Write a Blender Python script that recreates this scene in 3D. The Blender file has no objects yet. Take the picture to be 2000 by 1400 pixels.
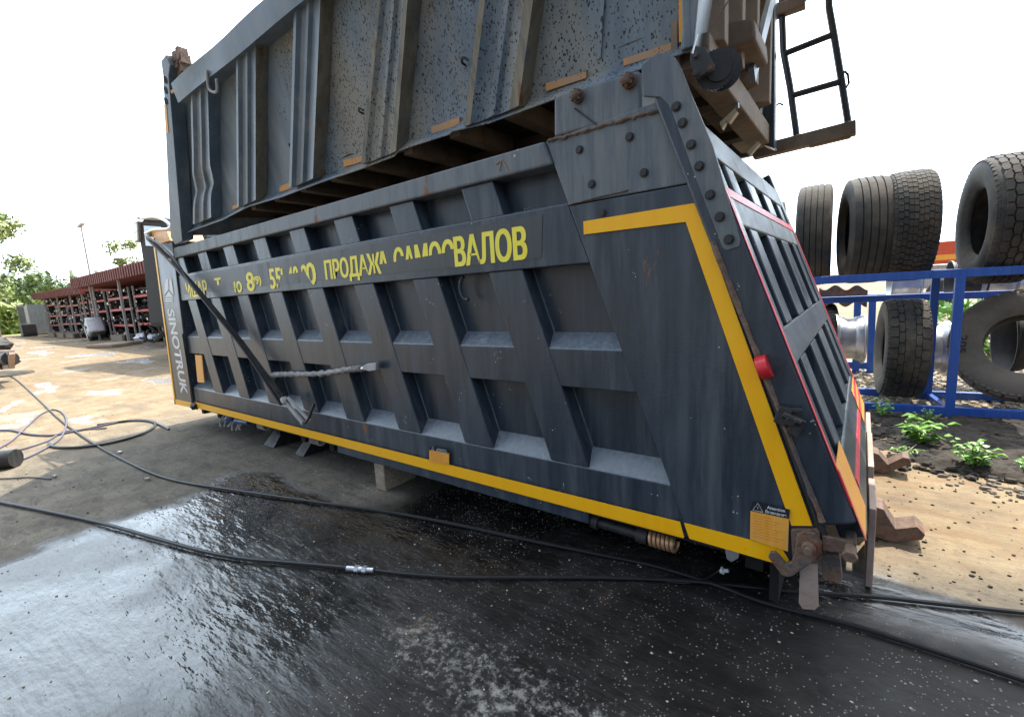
import bpy, bmesh, math, random
import numpy as np
from mathutils import Vector, Matrix
random.seed(7)
S = bpy.context.scene
COL = S.collection

# ------------------------------------------------------------------ camera, sky, sun, exposure
F = 900.0                                             # focal length in pixels of the 2000 px wide photograph
_d1 = np.array([-1199.0, -61.0, F]); _d1 /= np.linalg.norm(_d1)
_h = np.array([1, -0.0603, 0.0])
_up = np.cross(_h, _d1); _up /= np.linalg.norm(_up)
if _up[1] > 0: _up = -_up
R = np.array([-_d1, np.cross(_up, -_d1), _up])        # world = R @ (right, down, forward)
C = np.array([0, 0, 1.6])
cam = bpy.data.cameras.new('camera'); co = bpy.data.objects.new('camera', cam); COL.objects.link(co)
co.matrix_world = Matrix(((R[0][0], -R[0][1], -R[0][2], C[0]), (R[1][0], -R[1][1], -R[1][2], C[1]),
                          (R[2][0], -R[2][1], -R[2][2], C[2]), (0, 0, 0, 1)))
cam.sensor_width = 36; cam.lens = 36 * F / 2000; cam.clip_start = .05; cam.clip_end = 3000
S.camera = co
SUN = Vector((.13, .51, 1)).normalized()
W = bpy.data.worlds.new('World'); S.world = W; W.use_nodes = True
nt = W.node_tree; bg = nt.nodes['Background']
sk = nt.nodes.new('ShaderNodeTexSky'); sk.sky_type = 'NISHITA'; sk.sun_disc = False
sk.sun_elevation = math.asin(SUN.z); sk.sun_rotation = math.atan2(SUN.x, SUN.y)
sk.air_density = 1.0; sk.dust_density = 9.0; sk.ozone_density = 1.2
tcw = nt.nodes.new('ShaderNodeTexCoord'); dp = nt.nodes.new('ShaderNodeVectorMath'); dp.operation = 'DOT_PRODUCT'
nt.links.new(tcw.outputs['Generated'], dp.inputs[0]); dp.inputs[1].default_value = (-.6, .8, 0)
mr = nt.nodes.new('ShaderNodeMapRange'); nt.links.new(dp.outputs['Value'], mr.inputs[0])
mr.inputs[1].default_value = -.25; mr.inputs[2].default_value = .6; mr.inputs[3].default_value = .06; mr.inputs[4].default_value = .92
hz = nt.nodes.new('ShaderNodeMix'); hz.data_type = 'RGBA'; nt.links.new(mr.outputs[0], hz.inputs[0])      # thin bright summer haze over the blue
nt.links.new(sk.outputs[0], hz.inputs[6]); hz.inputs[7].default_value = (15, 17.8, 20.5, 1)
nt.links.new(hz.outputs[2], bg.inputs[0]); bg.inputs[1].default_value = .12
sl = bpy.data.lights.new('sun', 'SUN'); sl.energy = 4.2; sl.angle = math.radians(.5); sl.color = (1, .93, .82)
so = bpy.data.objects.new('sun', sl); COL.objects.link(so)
so.rotation_euler = SUN.to_track_quat('Z', 'Y').to_euler()
S.view_settings.view_transform = 'Standard'; S.view_settings.look = 'None'
S.view_settings.exposure = 1.05; S.view_settings.gamma = 1
S.cycles.max_bounces = 6

# ------------------------------------------------------------------ measuring helpers (photo pixel -> metres on a known plane)
def ray(x, y):
    v = R @ np.array([x - 1000.0, y - 700.0, F]); return v / np.linalg.norm(v)
def onY(x, y, Y): r = ray(x, y); return C + r * (Y - C[1]) / r[1]
def onX(x, y, X): r = ray(x, y); return C + r * (X - C[0]) / r[0]
def onZ(x, y, Z=0.0): r = ray(x, y); return C + r * (Z - C[2]) / r[2]
def onP(x, y, P): r = ray(x, y); return C + r * ((P[0] - C) @ P[1]) / (r @ P[1])
def xz(pts, Y=2.2): return [(float(onY(x, y, Y)[0]), float(onY(x, y, Y)[2])) for x, y in pts]

# ------------------------------------------------------------------ materials
MATS = {}
def new_mat(name):
    m = bpy.data.materials.new(name); m.use_nodes = True; MATS[name] = m
    return m, m.node_tree, m.node_tree.nodes['Principled BSDF']
def N(nt, t, **k):
    n = nt.nodes.new(t)
    for a, b in k.items():
        if a in n.inputs: n.inputs[a].default_value = b
        else: setattr(n, a, b)
    return n
def noise(nt, vec, scale, detail=4, rough=.6, sx=(1, 1, 1)):
    mp = N(nt, 'ShaderNodeMapping'); mp.inputs['Scale'].default_value = sx
    nt.links.new(vec, mp.inputs[0])
    n = N(nt, 'ShaderNodeTexNoise'); n.inputs['Scale'].default_value = scale
    n.inputs['Detail'].default_value = detail; n.inputs['Roughness'].default_value = rough
    nt.links.new(mp.outputs[0], n.inputs['Vector']); return n.outputs[0]
def ramp(nt, fac, a, b):
    r = N(nt, 'ShaderNodeMapRange'); r.interpolation_type = 'SMOOTHSTEP'
    r.inputs[1].default_value = a; r.inputs[2].default_value = b
    nt.links.new(fac, r.inputs[0]); return r.outputs[0]
def mix(nt, fac, a, b):
    m = N(nt, 'ShaderNodeMix'); m.data_type = 'RGBA'
    if isinstance(fac, float): m.inputs[0].default_value = fac
    else: nt.links.new(fac, m.inputs[0])
    for s, v in ((6, a), (7, b)):
        if isinstance(v, tuple): m.inputs[s].default_value = (*v, 1)
        else: nt.links.new(v, m.inputs[s])
    return m.outputs[2]
def mth(nt, op, a, b=0.0, clamp=False):
    m = N(nt, 'ShaderNodeMath'); m.operation = op; m.use_clamp = clamp
    for i, v in enumerate((a, b)):
        if isinstance(v, (int, float)): m.inputs[i].default_value = v
        else: nt.links.new(v, m.inputs[i])
    return m.outputs[0]
def grimy(name, c1, c2, rough=.5, metal=0., scale=3., streak=(6, 6, .6), dust=None, dustlim=(.5, .75), rust=None, rustlim=(.62, .7),
          chips=None, chipamt=.04, bump=.15, bscale=60., chipscale=60., spec=.5, chipx=None):
    m, nt, p = new_mat(name)
    tc = N(nt, 'ShaderNodeTexCoord').outputs['Object']
    c = mix(nt, ramp(nt, noise(nt, tc, scale, 5, .65, streak), .3, .7), c1, c2)
    fine = noise(nt, tc, bscale, 3)
    rg = mth(nt, 'ADD', rough - .12, mth(nt, 'MULTIPLY', noise(nt, tc, scale * 2, 4, .7, streak), .24))
    if dust:
        d = ramp(nt, noise(nt, tc, scale * .5, 8, .72, streak) if not chipx else noise(nt, tc, 1.1, 5, .58, (2.2, 2.2, .35)), *dustlim)
        if chipx:
            sd_ = N(nt, 'ShaderNodeSeparateXYZ'); nt.links.new(tc, sd_.inputs[0])
            d = mth(nt, 'MULTIPLY', d, ramp(nt, mth(nt, 'ADD', sd_.outputs[0], mth(nt, 'MULTIPLY', noise(nt, tc, 1.1, 3), 1.2)), -.9, 1.2))
        c = mix(nt, mth(nt, 'MULTIPLY', d, .75), c, dust); rg = mth(nt, 'ADD', rg, mth(nt, 'MULTIPLY', d, .3), True)
    if chips:
        v = N(nt, 'ShaderNodeTexVoronoi'); v.inputs['Scale'].default_value = chipscale
        if chipx:
            mp_ = N(nt, 'ShaderNodeMapping'); mp_.inputs['Scale'].default_value = (1.4, 1.4, .8); nt.links.new(tc, mp_.inputs[0])
            wv = N(nt, 'ShaderNodeVectorMath'); wv.operation = 'MULTIPLY_ADD'; nz = N(nt, 'ShaderNodeTexNoise'); nz.inputs['Scale'].default_value = 70; nt.links.new(tc, nz.inputs['Vector'])
            nt.links.new(nz.outputs['Color'], wv.inputs[0]); wv.inputs[1].default_value = (.03, .03, .03); nt.links.new(mp_.outputs[0], wv.inputs[2]); nt.links.new(wv.outputs[0], v.inputs['Vector'])
        else: nt.links.new(tc, v.inputs['Vector'])
        k = mth(nt, 'MULTIPLY', mth(nt, 'LESS_THAN', v.outputs['Distance'], mth(nt, 'MULTIPLY', noise(nt, tc, 22, 2), .58) if chipx else .22), mth(nt, 'LESS_THAN', noise(nt, tc, chipscale * .13, 2), .4 + chipamt))
        if chipx:
            sx_ = N(nt, 'ShaderNodeSeparateXYZ'); nt.links.new(tc, sx_.inputs[0])
            k = mth(nt, 'MULTIPLY', k, mth(nt, 'GREATER_THAN', mth(nt, 'ADD', sx_.outputs[0], mth(nt, 'MULTIPLY', noise(nt, tc, 2.5, 4), 1.6)), chipx))
        c = mix(nt, k, c, chips)
    if rust:
        r = ramp(nt, noise(nt, tc, scale * 1.6, 8, .7, (1.4, 1.4, .45) if streak[2] < 1 else (1, 1, 1)), *rustlim)
        c = mix(nt, r, c, mix(nt, fine, (rust[0] * .5, rust[1] * .45, rust[2] * .4), rust)); rg = mth(nt, 'ADD', rg, mth(nt, 'MULTIPLY', r, .3), True)
    nt.links.new(c, p.inputs['Base Color']); nt.links.new(rg, p.inputs['Roughness'])
    p.inputs['Metallic'].default_value = metal; p.inputs['Specular IOR Level'].default_value = spec
    b = N(nt, 'ShaderNodeBump'); b.inputs['Strength'].default_value = bump; b.inputs['Distance'].default_value = .01
    h = mth(nt, 'ADD', fine, mth(nt, 'MULTIPLY', noise(nt, tc, 4, 3), 2.5))
    nt.links.new(h, b.inputs['Height']); nt.links.new(b.outputs[0], p.inputs['Normal'])
    return m
RUST = (.30, .11, .045)
DUST = (.20, .18, .15)
paint = grimy('graphite_paint', (.020, .030, .043), (.046, .060, .076), .32, streak=(5, 5, .45), dust=(.10, .112, .12), dustlim=(.48, .80), rust=RUST, rustlim=(.665, .72), chips=(.42, .43, .42), chipamt=-.06, chipscale=62, bump=.10, scale=2.2)
paint_rail = grimy('worn_graphite_paint', (.075, .092, .105), (.13, .148, .158), .45, dust=(.21, .20, .18), dustlim=(.42, .8), rust=RUST, rustlim=(.61, .68), chips=(.4, .4, .38), chipamt=-.06, chipscale=30, bump=.12, scale=3)
paint_pale = grimy('grey_blue_paint', (.105, .145, .185), (.18, .22, .255), .42, streak=(3, 3, .35), dust=(.36, .33, .26), dustlim=(.50, .78), rust=(.28, .17, .09), rustlim=(.66, .76), bump=.12, scale=2.2)
paint_spotted = grimy('flaking_grey_blue_paint', (.105, .150, .195), (.185, .235, .275), .45, streak=(4, 4, .35), dust=(.34, .315, .25), dustlim=(.40, .66), rust=(.24, .14, .075), rustlim=(.60, .72), chips=(.02, .02, .022), chipamt=.32, chipscale=46, chipx=.55, bump=.2, scale=2.2)
def flake_mat():
    m = paint_spotted.copy(); m.name = 'flaking_spotted_side'; nt = m.node_tree
    return m
brown = grimy('dusty_brown_steel', (.15, .105, .07), (.23, .175, .125), .75, streak=(1.2, 1.2, .8), dust=(.36, .28, .19), dustlim=(.45, .8), rust=RUST, rustlim=(.6, .7), bump=.25)
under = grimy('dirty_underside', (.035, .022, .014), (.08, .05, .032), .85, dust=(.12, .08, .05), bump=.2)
rusty = grimy('rusted_steel', (.085, .05, .035), (.22, .145, .10), .7, rust=(.24, .09, .04), rustlim=(.54, .64), dust=(.05, .06, .07), dustlim=(.50, .58), bump=.5, scale=6, streak=(2, 2, 2))
rustp = grimy('rust_brown_plate', (.28, .19, .15), (.40, .31, .26), .6, streak=(1.5, 1.5, 1.2), rust=(.25, .1, .05), rustlim=(.58, .7), bump=.3, scale=3)
blacksteel = grimy('black_steel', (.012, .012, .013), (.03, .029, .028), .55, dust=(.07, .062, .052), bump=.2)
blacks = grimy('dark_gap', (.006, .006, .007), (.012, .012, .012), .8, bump=.1)
yellow = grimy('yellow_tape', (1.0, .455, .002), (1.0, .51, .003), .38, dust=(.62, .36, .05), dustlim=(.52, .9), chips=(.05, .045, .04), chipamt=-.09, chipscale=80, bump=.05)
orange = grimy('orange_reflector', (.82, .34, .035), (.88, .42, .07), .4, dust=(.5, .3, .16), dustlim=(.5, .8), bump=.1, scale=8)
worn_orange = grimy('worn_orange_reflector', (.62, .27, .06), (.75, .36, .10), .5, dust=(.36, .27, .2), dustlim=(.38, .58), chips=(.05, .045, .04), chipamt=.1, chipscale=70, bump=.1, scale=9, streak=(1, 1, 1))
redtape = grimy('red_tape', (.62, .03, .05), (.72, .06, .08), .4, dust=(.6, .3, .28), dustlim=(.5, .8), bump=.05, scale=4)
redlens = grimy('red_lens', (.6, .02, .03), (.65, .03, .04), .25, bump=.02)
white = grimy('white_film', (.62, .64, .65), (.72, .73, .73), .5, bump=.05)
letter = grimy('yellow_lettering', (.95, .78, .03), (.97, .84, .10), .5, dust=(.7, .62, .2), bump=.05, scale=10)
silver = grimy('bright_metal', (.55, .56, .58), (.7, .7, .7), .35, metal=.9, bump=.1, scale=10)
alu = grimy('brushed_alloy', (.48, .50, .53), (.62, .63, .64), .38, metal=.85, dust=(.3, .26, .2), bump=.1, streak=(1, 6, 6))
rubber = grimy('tyre_rubber', (.022, .021, .020), (.042, .039, .034), .8, dust=(.17, .14, .105), dustlim=(.38, .72), bump=.35, scale=4, streak=(1, 1, 1), bscale=90)
dustrub = grimy('dusty_tyre_rubber', (.13, .115, .09), (.19, .165, .13), .9, dust=(.22, .19, .155), dustlim=(.4, .7), bump=.3, scale=4, streak=(1, 1, 1))
hose = grimy('black_hose_rubber', (.008, .008, .009), (.015, .015, .016), .42, bump=.05, spec=.35, dust=(.06, .055, .05), dustlim=(.6, .85), scale=6, streak=(1, 1, 1))
purple = grimy('violet_grey_hose', (.06, .05, .075), (.09, .08, .11), .45, bump=.05)
blue = grimy('blue_enamel', (.018, .085, .38), (.03, .11, .46), .4, dust=(.12, .13, .2), dustlim=(.55, .9), rust=RUST, rustlim=(.72, .76), chips=(.2, .22, .3), chipamt=-.08, bump=.08, scale=4)
redsh = grimy('red_shelf_paint', (.5, .035, .03), (.62, .06, .05), .5, dust=(.35, .14, .1), bump=.1)
galv = grimy('galvanised_post', (.33, .33, .32), (.45, .44, .42), .6, dust=(.3, .24, .17), bump=.1)
woodm = grimy('weathered_timber', (.22, .17, .12), (.36, .30, .22), .85, streak=(1, 8, 8), dust=(.42, .38, .3), bump=.6, scale=6, bscale=40)
brass = grimy('copper_spring', (.45, .24, .12), (.58, .36, .2), .4, metal=.5, bump=.1)
plastic = grimy('white_plastic_film', (.6, .64, .70), (.75, .77, .8), .35, bump=.6, bscale=12)
rope = grimy('grey_braid', (.22, .21, .2), (.42, .40, .38), .9, bump=.8, bscale=45, scale=12, streak=(1, 1, 1))
leafA = grimy('leaf_green', (.10, .15, .06), (.17, .23, .10), .6, bump=.05, scale=.5, streak=(1, 1, 1))  # leaf greens paled in place of distance haze and glare
leafB = grimy('leaf_yellow_green', (.20, .26, .08), (.30, .36, .13), .6, bump=.05, scale=.5, streak=(1, 1, 1))
leafW = grimy('weed_leaf', (.10, .23, .03), (.17, .34, .05), .45, bump=.1, scale=20, streak=(1, 1, 1))
bark = grimy('bark', (.08, .06, .045), (.14, .11, .08), .9, bump=.6)
grassm = grimy('meadow_grass', (.16, .20, .035), (.27, .28, .06), .8, bump=.4, scale=.4, streak=(1, 1, 1))
glass = grimy('dark_glass', (.01, .012, .014), (.015, .018, .02), .08, bump=.0, spec=.8)
stonem = grimy('pale_gravel', (.30, .26, .20), (.46, .42, .35), .85, bump=.4, scale=5, streak=(1, 1, 1))
soilm = grimy('black_soil', (.012, .010, .008), (.05, .04, .03), .95, bump=1.0, scale=5, streak=(1, 1, 1), bscale=30, dust=(.12, .1, .075), dustlim=(.62, .8))
for m_ in (leafA, leafB, leafW):
    p = m_.node_tree.nodes['Principled BSDF']; p.inputs['Transmission Weight'].default_value = 0

def ribbed_red():
    m, nt, p = new_mat('corrugated_maroon')
    tc = N(nt, 'ShaderNodeTexCoord').outputs['Object']
    c = mix(nt, ramp(nt, noise(nt, tc, 1.5, 6, .7, (1, 1, .3)), .3, .7), (.14, .030, .026), (.23, .065, .055))
    nt.links.new(c, p.inputs['Base Color']); p.inputs['Roughness'].default_value = .65
    return m
maroon = ribbed_red()

def ground_material():
    m, nt, p = new_mat('yard_ground')
    L = nt.links.new
    tc = N(nt, 'ShaderNodeTexCoord').outputs['Object']
    sp = N(nt, 'ShaderNodeSeparateXYZ'); L(tc, sp.inputs[0]); X, Y = sp.outputs[0], sp.outputs[1]
    big = noise(nt, tc, .55, 6, .62); mid = noise(nt, tc, 2.6, 8, .68); fine = noise(nt, tc, 24, 6, .72); grit = noise(nt, tc, 110, 3, .6)
    drag = noise(nt, tc, 3.5, 6, .7, (.35, 1.6, 1))
    # dry, trampled tan earth over concrete
    dry = mix(nt, ramp(nt, mid, .32, .7), (.165, .122, .070), (.28, .215, .125))
    dry = mix(nt, ramp(nt, drag, .46, .68), dry, (.19, .12, .06))
    dry = mix(nt, mth(nt, 'MULTIPLY', ramp(nt, big, .56, .7), .7), dry, (.36, .34, .30))
    dry = mix(nt, ramp(nt, fine, .56, .70), dry, (.10, .078, .058))
    dry = mix(nt, mth(nt, 'MULTIPLY', ramp(nt, noise(nt, tc, 1.4, 7, .7, (.6, 1.4, 1)), .52, .66), .65), dry, (.115, .085, .06))
    # ground close to the bodies: its shade painted in as a darker grey
    near = ramp(nt, mth(nt, 'ADD', X, mth(nt, 'MULTIPLY', big, 2.5)), -8.6, -4.8)
    grey = mix(nt, ramp(nt, mid, .3, .72), (.095, .082, .060), (.19, .165, .125))
    grey = mix(nt, ramp(nt, fine, .52, .68), grey, (.055, .048, .036))
    grey = mix(nt, mth(nt, 'MULTIPLY', ramp(nt, noise(nt, tc, 5, 8, .72, (.5, 1.6, 1)), .5, .64), .7), grey, (.06, .052, .04))
    right = ramp(nt, mth(nt, 'ADD', Y, mth(nt, 'MULTIPLY', big, .8)), 3.2, 3.9)
    dirt = mix(nt, mth(nt, 'MULTIPLY', near, mth(nt, 'SUBTRACT', 1, right)), dry, grey)
    # the wet area: washed black concrete with grit
    e1 = mth(nt, 'ADD', mth(nt, 'ADD', X, 4.45), mth(nt, 'MULTIPLY', mth(nt, 'SUBTRACT', Y, .3), .28))
    wob = mth(nt, 'ADD', mth(nt, 'MULTIPLY', mth(nt, 'SUBTRACT', big, .5), 1.5), mth(nt, 'MULTIPLY', mth(nt, 'SUBTRACT', mid, .5), .7))
    w1 = ramp(nt, mth(nt, 'ADD', e1, wob), -.12, .16)
    e2 = mth(nt, 'SUBTRACT', 2.86, Y)
    w2 = ramp(nt, mth(nt, 'ADD', e2, mth(nt, 'MULTIPLY', wob, .5)), -.05, .12)
    # a dry tongue under the middle of the body
    wet = mth(nt, 'MULTIPLY', w1, w2)
    back = ramp(nt, mth(nt, 'ADD', mth(nt, 'ADD', Y, mth(nt, 'MULTIPLY', X, -.05)), mth(nt, 'MULTIPLY', wob, .35)), 1.98, 2.22)
    lim = ramp(nt, X, -2.6, -3.2)
    wet = mth(nt, 'MULTIPLY', wet, mth(nt, 'SUBTRACT', 1, mth(nt, 'MULTIPLY', back, lim)))
    wc = mix(nt, ramp(nt, mid, .35, .7), (.007, .0065, .006), (.022, .020, .018))
    wc = mix(nt, ramp(nt, noise(nt, tc, 1.3, 7, .7), .60, .74), wc, (.095, .05, .018))
    v = N(nt, 'ShaderNodeTexVoronoi'); v.inputs['Scale'].default_value = 60; L(tc, v.inputs['Vector'])
    v2 = N(nt, 'ShaderNodeTexVoronoi'); v2.inputs['Scale'].default_value = 90; L(tc, v2.inputs['Vector'])
    sepc = N(nt, 'ShaderNodeSeparateColor'); L(v.outputs['Color'], sepc.inputs[0])
    sepd = N(nt, 'ShaderNodeSeparateColor'); L(v2.outputs['Color'], sepd.inputs[0])
    s1 = mth(nt, 'MULTIPLY', mth(nt, 'LESS_THAN', v.outputs['Distance'], .24), mth(nt, 'GREATER_THAN', mth(nt, 'ADD', sepc.outputs[0], mth(nt, 'MULTIPLY', mid, .9)), 1.34))
    s2 = mth(nt, 'MULTIPLY', mth(nt, 'LESS_THAN', v2.outputs['Distance'], .3), mth(nt, 'GREATER_THAN', mth(nt, 'ADD', sepd.outputs[0], mth(nt, 'MULTIPLY', mid, .9)), 1.30))
    sg = mth(nt, 'MAXIMUM', s1, s2)
    wc = mix(nt, mth(nt, 'MULTIPLY', sg, .8), wc, mix(nt, sepc.outputs[1], (.12, .11, .09), (.33, .31, .27)))
    # chalky dried residue, streaking from (-1.3, 1.3)
    cx = mth(nt, 'ADD', X, 1.12); cy = mth(nt, 'SUBTRACT', Y, 1.22)
    dd = mth(nt, 'ADD', mth(nt, 'MULTIPLY', mth(nt, 'MULTIPLY', cx, cx), 1.3), mth(nt, 'MULTIPLY', mth(nt, 'MULTIPLY', cy, cy), 8.0))
    ck = mth(nt, 'MULTIPLY', ramp(nt, mth(nt, 'SUBTRACT', mth(nt, 'ADD', fine, mth(nt, 'MULTIPLY', mid, .6)), mth(nt, 'MULTIPLY', dd, .22)), .74, .95), .6)
    wc = mix(nt, ck, wc, (.40, .39, .35))
    ck2 = ramp(nt, mth(nt, 'ADD', noise(nt, tc, 9, 7, .75), mth(nt, 'MULTIPLY', big, .35)), .83, .92)
    wc = mix(nt, mth(nt, 'MULTIPLY', ck2, .5), wc, (.30, .28, .25))
    col = mix(nt, wet, dirt, wc)
    # small puddles in the sunlit yard
    pd = mth(nt, 'MULTIPLY', ramp(nt, noise(nt, tc, .42, 4, .55, (.8, 2.2, 1)), .575, .615), ramp(nt, X, -8.8, -10.0))
    col = mix(nt, mth(nt, 'MULTIPLY', pd, .75), col, (.26, .25, .24))
    L(col, p.inputs['Base Color'])
    rw = mth(nt, 'ADD', .10, mth(nt, 'ADD', mth(nt, 'MULTIPLY', ramp(nt, mth(nt, 'ADD', big, mth(nt, 'MULTIPLY', mid, .4)), .62, .85), .30), mth(nt, 'MULTIPLY', mth(nt, 'MAXIMUM', sg, ck), .4)))
    rg = mth(nt, 'ADD', mth(nt, 'MULTIPLY', rw, wet), mth(nt, 'MULTIPLY', mth(nt, 'SUBTRACT', .92, mth(nt, 'MULTIPLY', pd, .78)), mth(nt, 'SUBTRACT', 1, wet)))
    damp = ramp(nt, mth(nt, 'ADD', X, mth(nt, 'MULTIPLY', mth(nt, 'SUBTRACT', big, .5), 2.6)), -2.5, -.6)
    damp = mth(nt, 'MULTIPLY', damp, ramp(nt, mth(nt, 'ADD', Y, mth(nt, 'MULTIPLY', mid, .4)), 2.85, 2.55))
    rg = mth(nt, 'ADD', rg, mth(nt, 'MULTIPLY', damp, .42), True)
    L(rg, p.inputs['Roughness'])
    h = mth(nt, 'ADD', mth(nt, 'ADD', mth(nt, 'MULTIPLY', mid, 1.6), mth(nt, 'MULTIPLY', fine, .8)), mth(nt, 'ADD', mth(nt, 'MULTIPLY', grit, .25), mth(nt, 'MULTIPLY', sg, .3)))
    h = mth(nt, 'ADD', h, mth(nt, 'MULTIPLY', drag, 1.2))
    rip = mth(nt, 'ADD', mth(nt, 'MULTIPLY', noise(nt, tc, 8, 3, .5, (.5, 1.6, 1)), 1.25), mth(nt, 'ADD', mth(nt, 'MULTIPLY', noise(nt, tc, 30, 2, .5, (.6, 1.3, 1)), .26), mth(nt, 'MULTIPLY', mth(nt, 'MAXIMUM', sg, ck), .25)))
    hm = N(nt, 'ShaderNodeMix'); L(wet, hm.inputs[0]); L(h, hm.inputs[2]); L(rip, hm.inputs[3]); h = hm.outputs[0]
    b = N(nt, 'ShaderNodeBump'); b.inputs['Distance'].default_value = .016
    L(mth(nt, 'ADD', .75, mth(nt, 'MULTIPLY', wet, -.05)), b.inputs['Strength']); L(mth(nt, 'ADD', .5, mth(nt, 'MULTIPLY', mth(nt, 'SUBTRACT', wet, mth(nt, 'MULTIPLY', damp, 1.5)), .4)), p.inputs['Specular IOR Level'])
    L(h, b.inputs['Height']); L(b.outputs[0], p.inputs['Normal'])
    return m
groundm = ground_material()

# ------------------------------------------------------------------ mesh builder
class MB:
    def __init__(s): s.v = []; s.f = []; s.mi = []; s.mats = []
    def _m(s, m):
        if m is None: return 0
        if m not in s.mats: s.mats.append(m)
        return s.mats.index(m)
    def face(s, pts, m=None):
        b = len(s.v); s.v += [tuple(map(float, p)) for p in pts]; s.f.append(tuple(range(b, b + len(pts)))); s.mi.append(m)
    def hexa(s, p):          # 8 points: 4 bottom ccw, 4 top ccw
        b = len(s.v); s.v += [tuple(map(float, q)) for q in p]
        for q in ((3, 2, 1, 0), (4, 5, 6, 7), (0, 1, 5, 4), (1, 2, 6, 5), (2, 3, 7, 6), (3, 0, 4, 7)):
            s.f.append(tuple(b + i for i in q)); s.mi.append(None)
        return s
    def box(s, x0, x1, y0, y1, z0, z1):
        return s.hexa([(x0, y0, z0), (x1, y0, z0), (x1, y1, z0), (x0, y1, z0), (x0, y0, z1), (x1, y0, z1), (x1, y1, z1), (x0, y1, z1)])
    def obox(s, c, a, b, d):  # centre and three half vectors
        c, a, b, d = map(lambda q: np.array(q, float), (c, a, b, d))
        return s.hexa([c - a - b - d, c + a - b - d, c + a + b - d, c - a + b - d, c - a - b + d, c + a - b + d, c + a + b + d, c - a + b + d])
    def bar(s, p, q, w, h, upv=(0, 0, 1)):
        p = np.array(p, float); q = np.array(q, float); a = (q - p) / 2; u = np.array(upv, float)
        sd = np.cross(a, u); sd /= np.linalg.norm(sd) + 1e-9; uu = np.cross(sd, a); uu /= np.linalg.norm(uu) + 1e-9
        return s.obox((p + q) / 2, a, sd * w / 2, uu * h / 2)
    def prism(s, pts, o, e1, e2, e3, w0, w1):   # polygon (a,b) on o+a*e1+b*e2, extruded w0..w1 along e3
        o, e1, e2, e3 = map(lambda q: np.array(q, float), (o, e1, e2, e3)); n = len(pts); b = len(s.v)
        for w in (w0, w1):
            for a, c in pts: s.v.append(tuple(o + a * e1 + c * e2 + w * e3))
        s.f.append(tuple(b + i for i in range(n))[::-1]); s.f.append(tuple(b + n + i for i in range(n))); s.mi += [None, None]
        for i in range(n):
            j = (i + 1) % n; s.f.append((b + i, b + j, b + n + j, b + n + i)); s.mi.append(None)
        return s
    def pxz(s, pts, y0, y1): return s.prism(pts, (0, 0, 0), (1, 0, 0), (0, 0, 1), (0, 1, 0), y0, y1)
    def tube(s, pts, r, seg=8, cap=True):
        P = [np.array(p, float) for p in pts]; n = len(P); b = len(s.v)
        t0 = P[1] - P[0]; u = np.cross(t0, (0, 0, 1.)) if abs(t0[2]) < .9 * np.linalg.norm(t0) else np.cross(t0, (1., 0, 0)); u /= np.linalg.norm(u)
        rr = r if hasattr(r, '__len__') else [r] * n
        for i in range(n):
            t = P[min(i + 1, n - 1)] - P[max(i - 1, 0)]; t /= np.linalg.norm(t) + 1e-12
            u = u - t * (u @ t); u /= np.linalg.norm(u) + 1e-12; w = np.cross(t, u)
            for k in range(seg):
                a = 2 * math.pi * k / seg; s.v.append(tuple(P[i] + rr[i] * (math.cos(a) * u + math.sin(a) * w)))
        for i in range(n - 1):
            for k in range(seg):
                k2 = (k + 1) % seg; s.f.append((b + i * seg + k, b + i * seg + k2, b + (i + 1) * seg + k2, b + (i + 1) * seg + k)); s.mi.append(None)
        if cap:
            s.f.append(tuple(b + k for k in range(seg))[::-1]); s.f.append(tuple(b + (n - 1) * seg + k for k in range(seg))); s.mi += [None, None]
        return s
    def cyl(s, p, q, r, seg=16, r2=None): return s.tube([p, q], [r, r if r2 is None else r2], seg)
    def lathe(s, prof, seg=48, closed=True):   # prof (x, r) round the local X axis
        b = len(s.v); n = len(prof)
        for k in range(seg):
            a = 2 * math.pi * k / seg
            for x, r in prof: s.v.append((x, r * math.cos(a), r * math.sin(a)))
        for k in range(seg):
            k2 = (k + 1) % seg
            for i in range(n if closed else n - 1):
                j = (i + 1) % n; s.f.append((b + k * n + i, b + k * n + j, b + k2 * n + j, b + k2 * n + i)); s.mi.append(None)
        return s
    def sphere(s, c, r, sc=(1, 1, 1), jit=0, nu=8, nv=5):
        b = len(s.v); c = np.array(c, float)
        for i in range(1, nv):
            for k in range(nu):
                t = math.pi * i / nv; a = 2 * math.pi * k / nu; q = 1 + random.uniform(-jit, jit)
                s.v.append(tuple(c + q * r * np.array((sc[0] * math.sin(t) * math.cos(a), sc[1] * math.sin(t) * math.sin(a), sc[2] * math.cos(t)))))
        for i in range(nv - 2):
            for k in range(nu):
                k2 = (k + 1) % nu; s.f.append((b + i * nu + k, b + i * nu + k2, b + (i + 1) * nu + k2, b + (i + 1) * nu + k)); s.mi.append(None)
        s.f.append(tuple(b + k for k in range(nu))); s.f.append(tuple(b + (nv - 2) * nu + k for k in range(nu))[::-1]); s.mi += [None, None]
        return s
    def build(s, name, mat, parent=None, bevel=0, smooth=False, base=None, fix=True):
        me = bpy.data.meshes.new(name)
        off = np.array(base if base is not None else (0, 0, 0), float)
        if parent is not None and base is None:
            q = parent; 
            while q is not None: off = off + np.array(q.location); q = q.parent
        V = [tuple(np.array(p) - off) for p in s.v]
        me.from_pydata(V, [], s.f); 
        if fix:
            bm = bmesh.new(); bm.from_mesh(me); bmesh.ops.recalc_face_normals(bm, faces=bm.faces); bm.to_mesh(me); bm.free()
        me.materials.append(mat)
        if smooth:
            me.polygons.foreach_set('use_smooth', [True] * len(me.polygons))
            me.update()
            try: me.set_sharp_from_angle(angle=math.radians(40))
            except Exception: pass
        o = bpy.data.objects.new(name, me); COL.objects.link(o)
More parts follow.
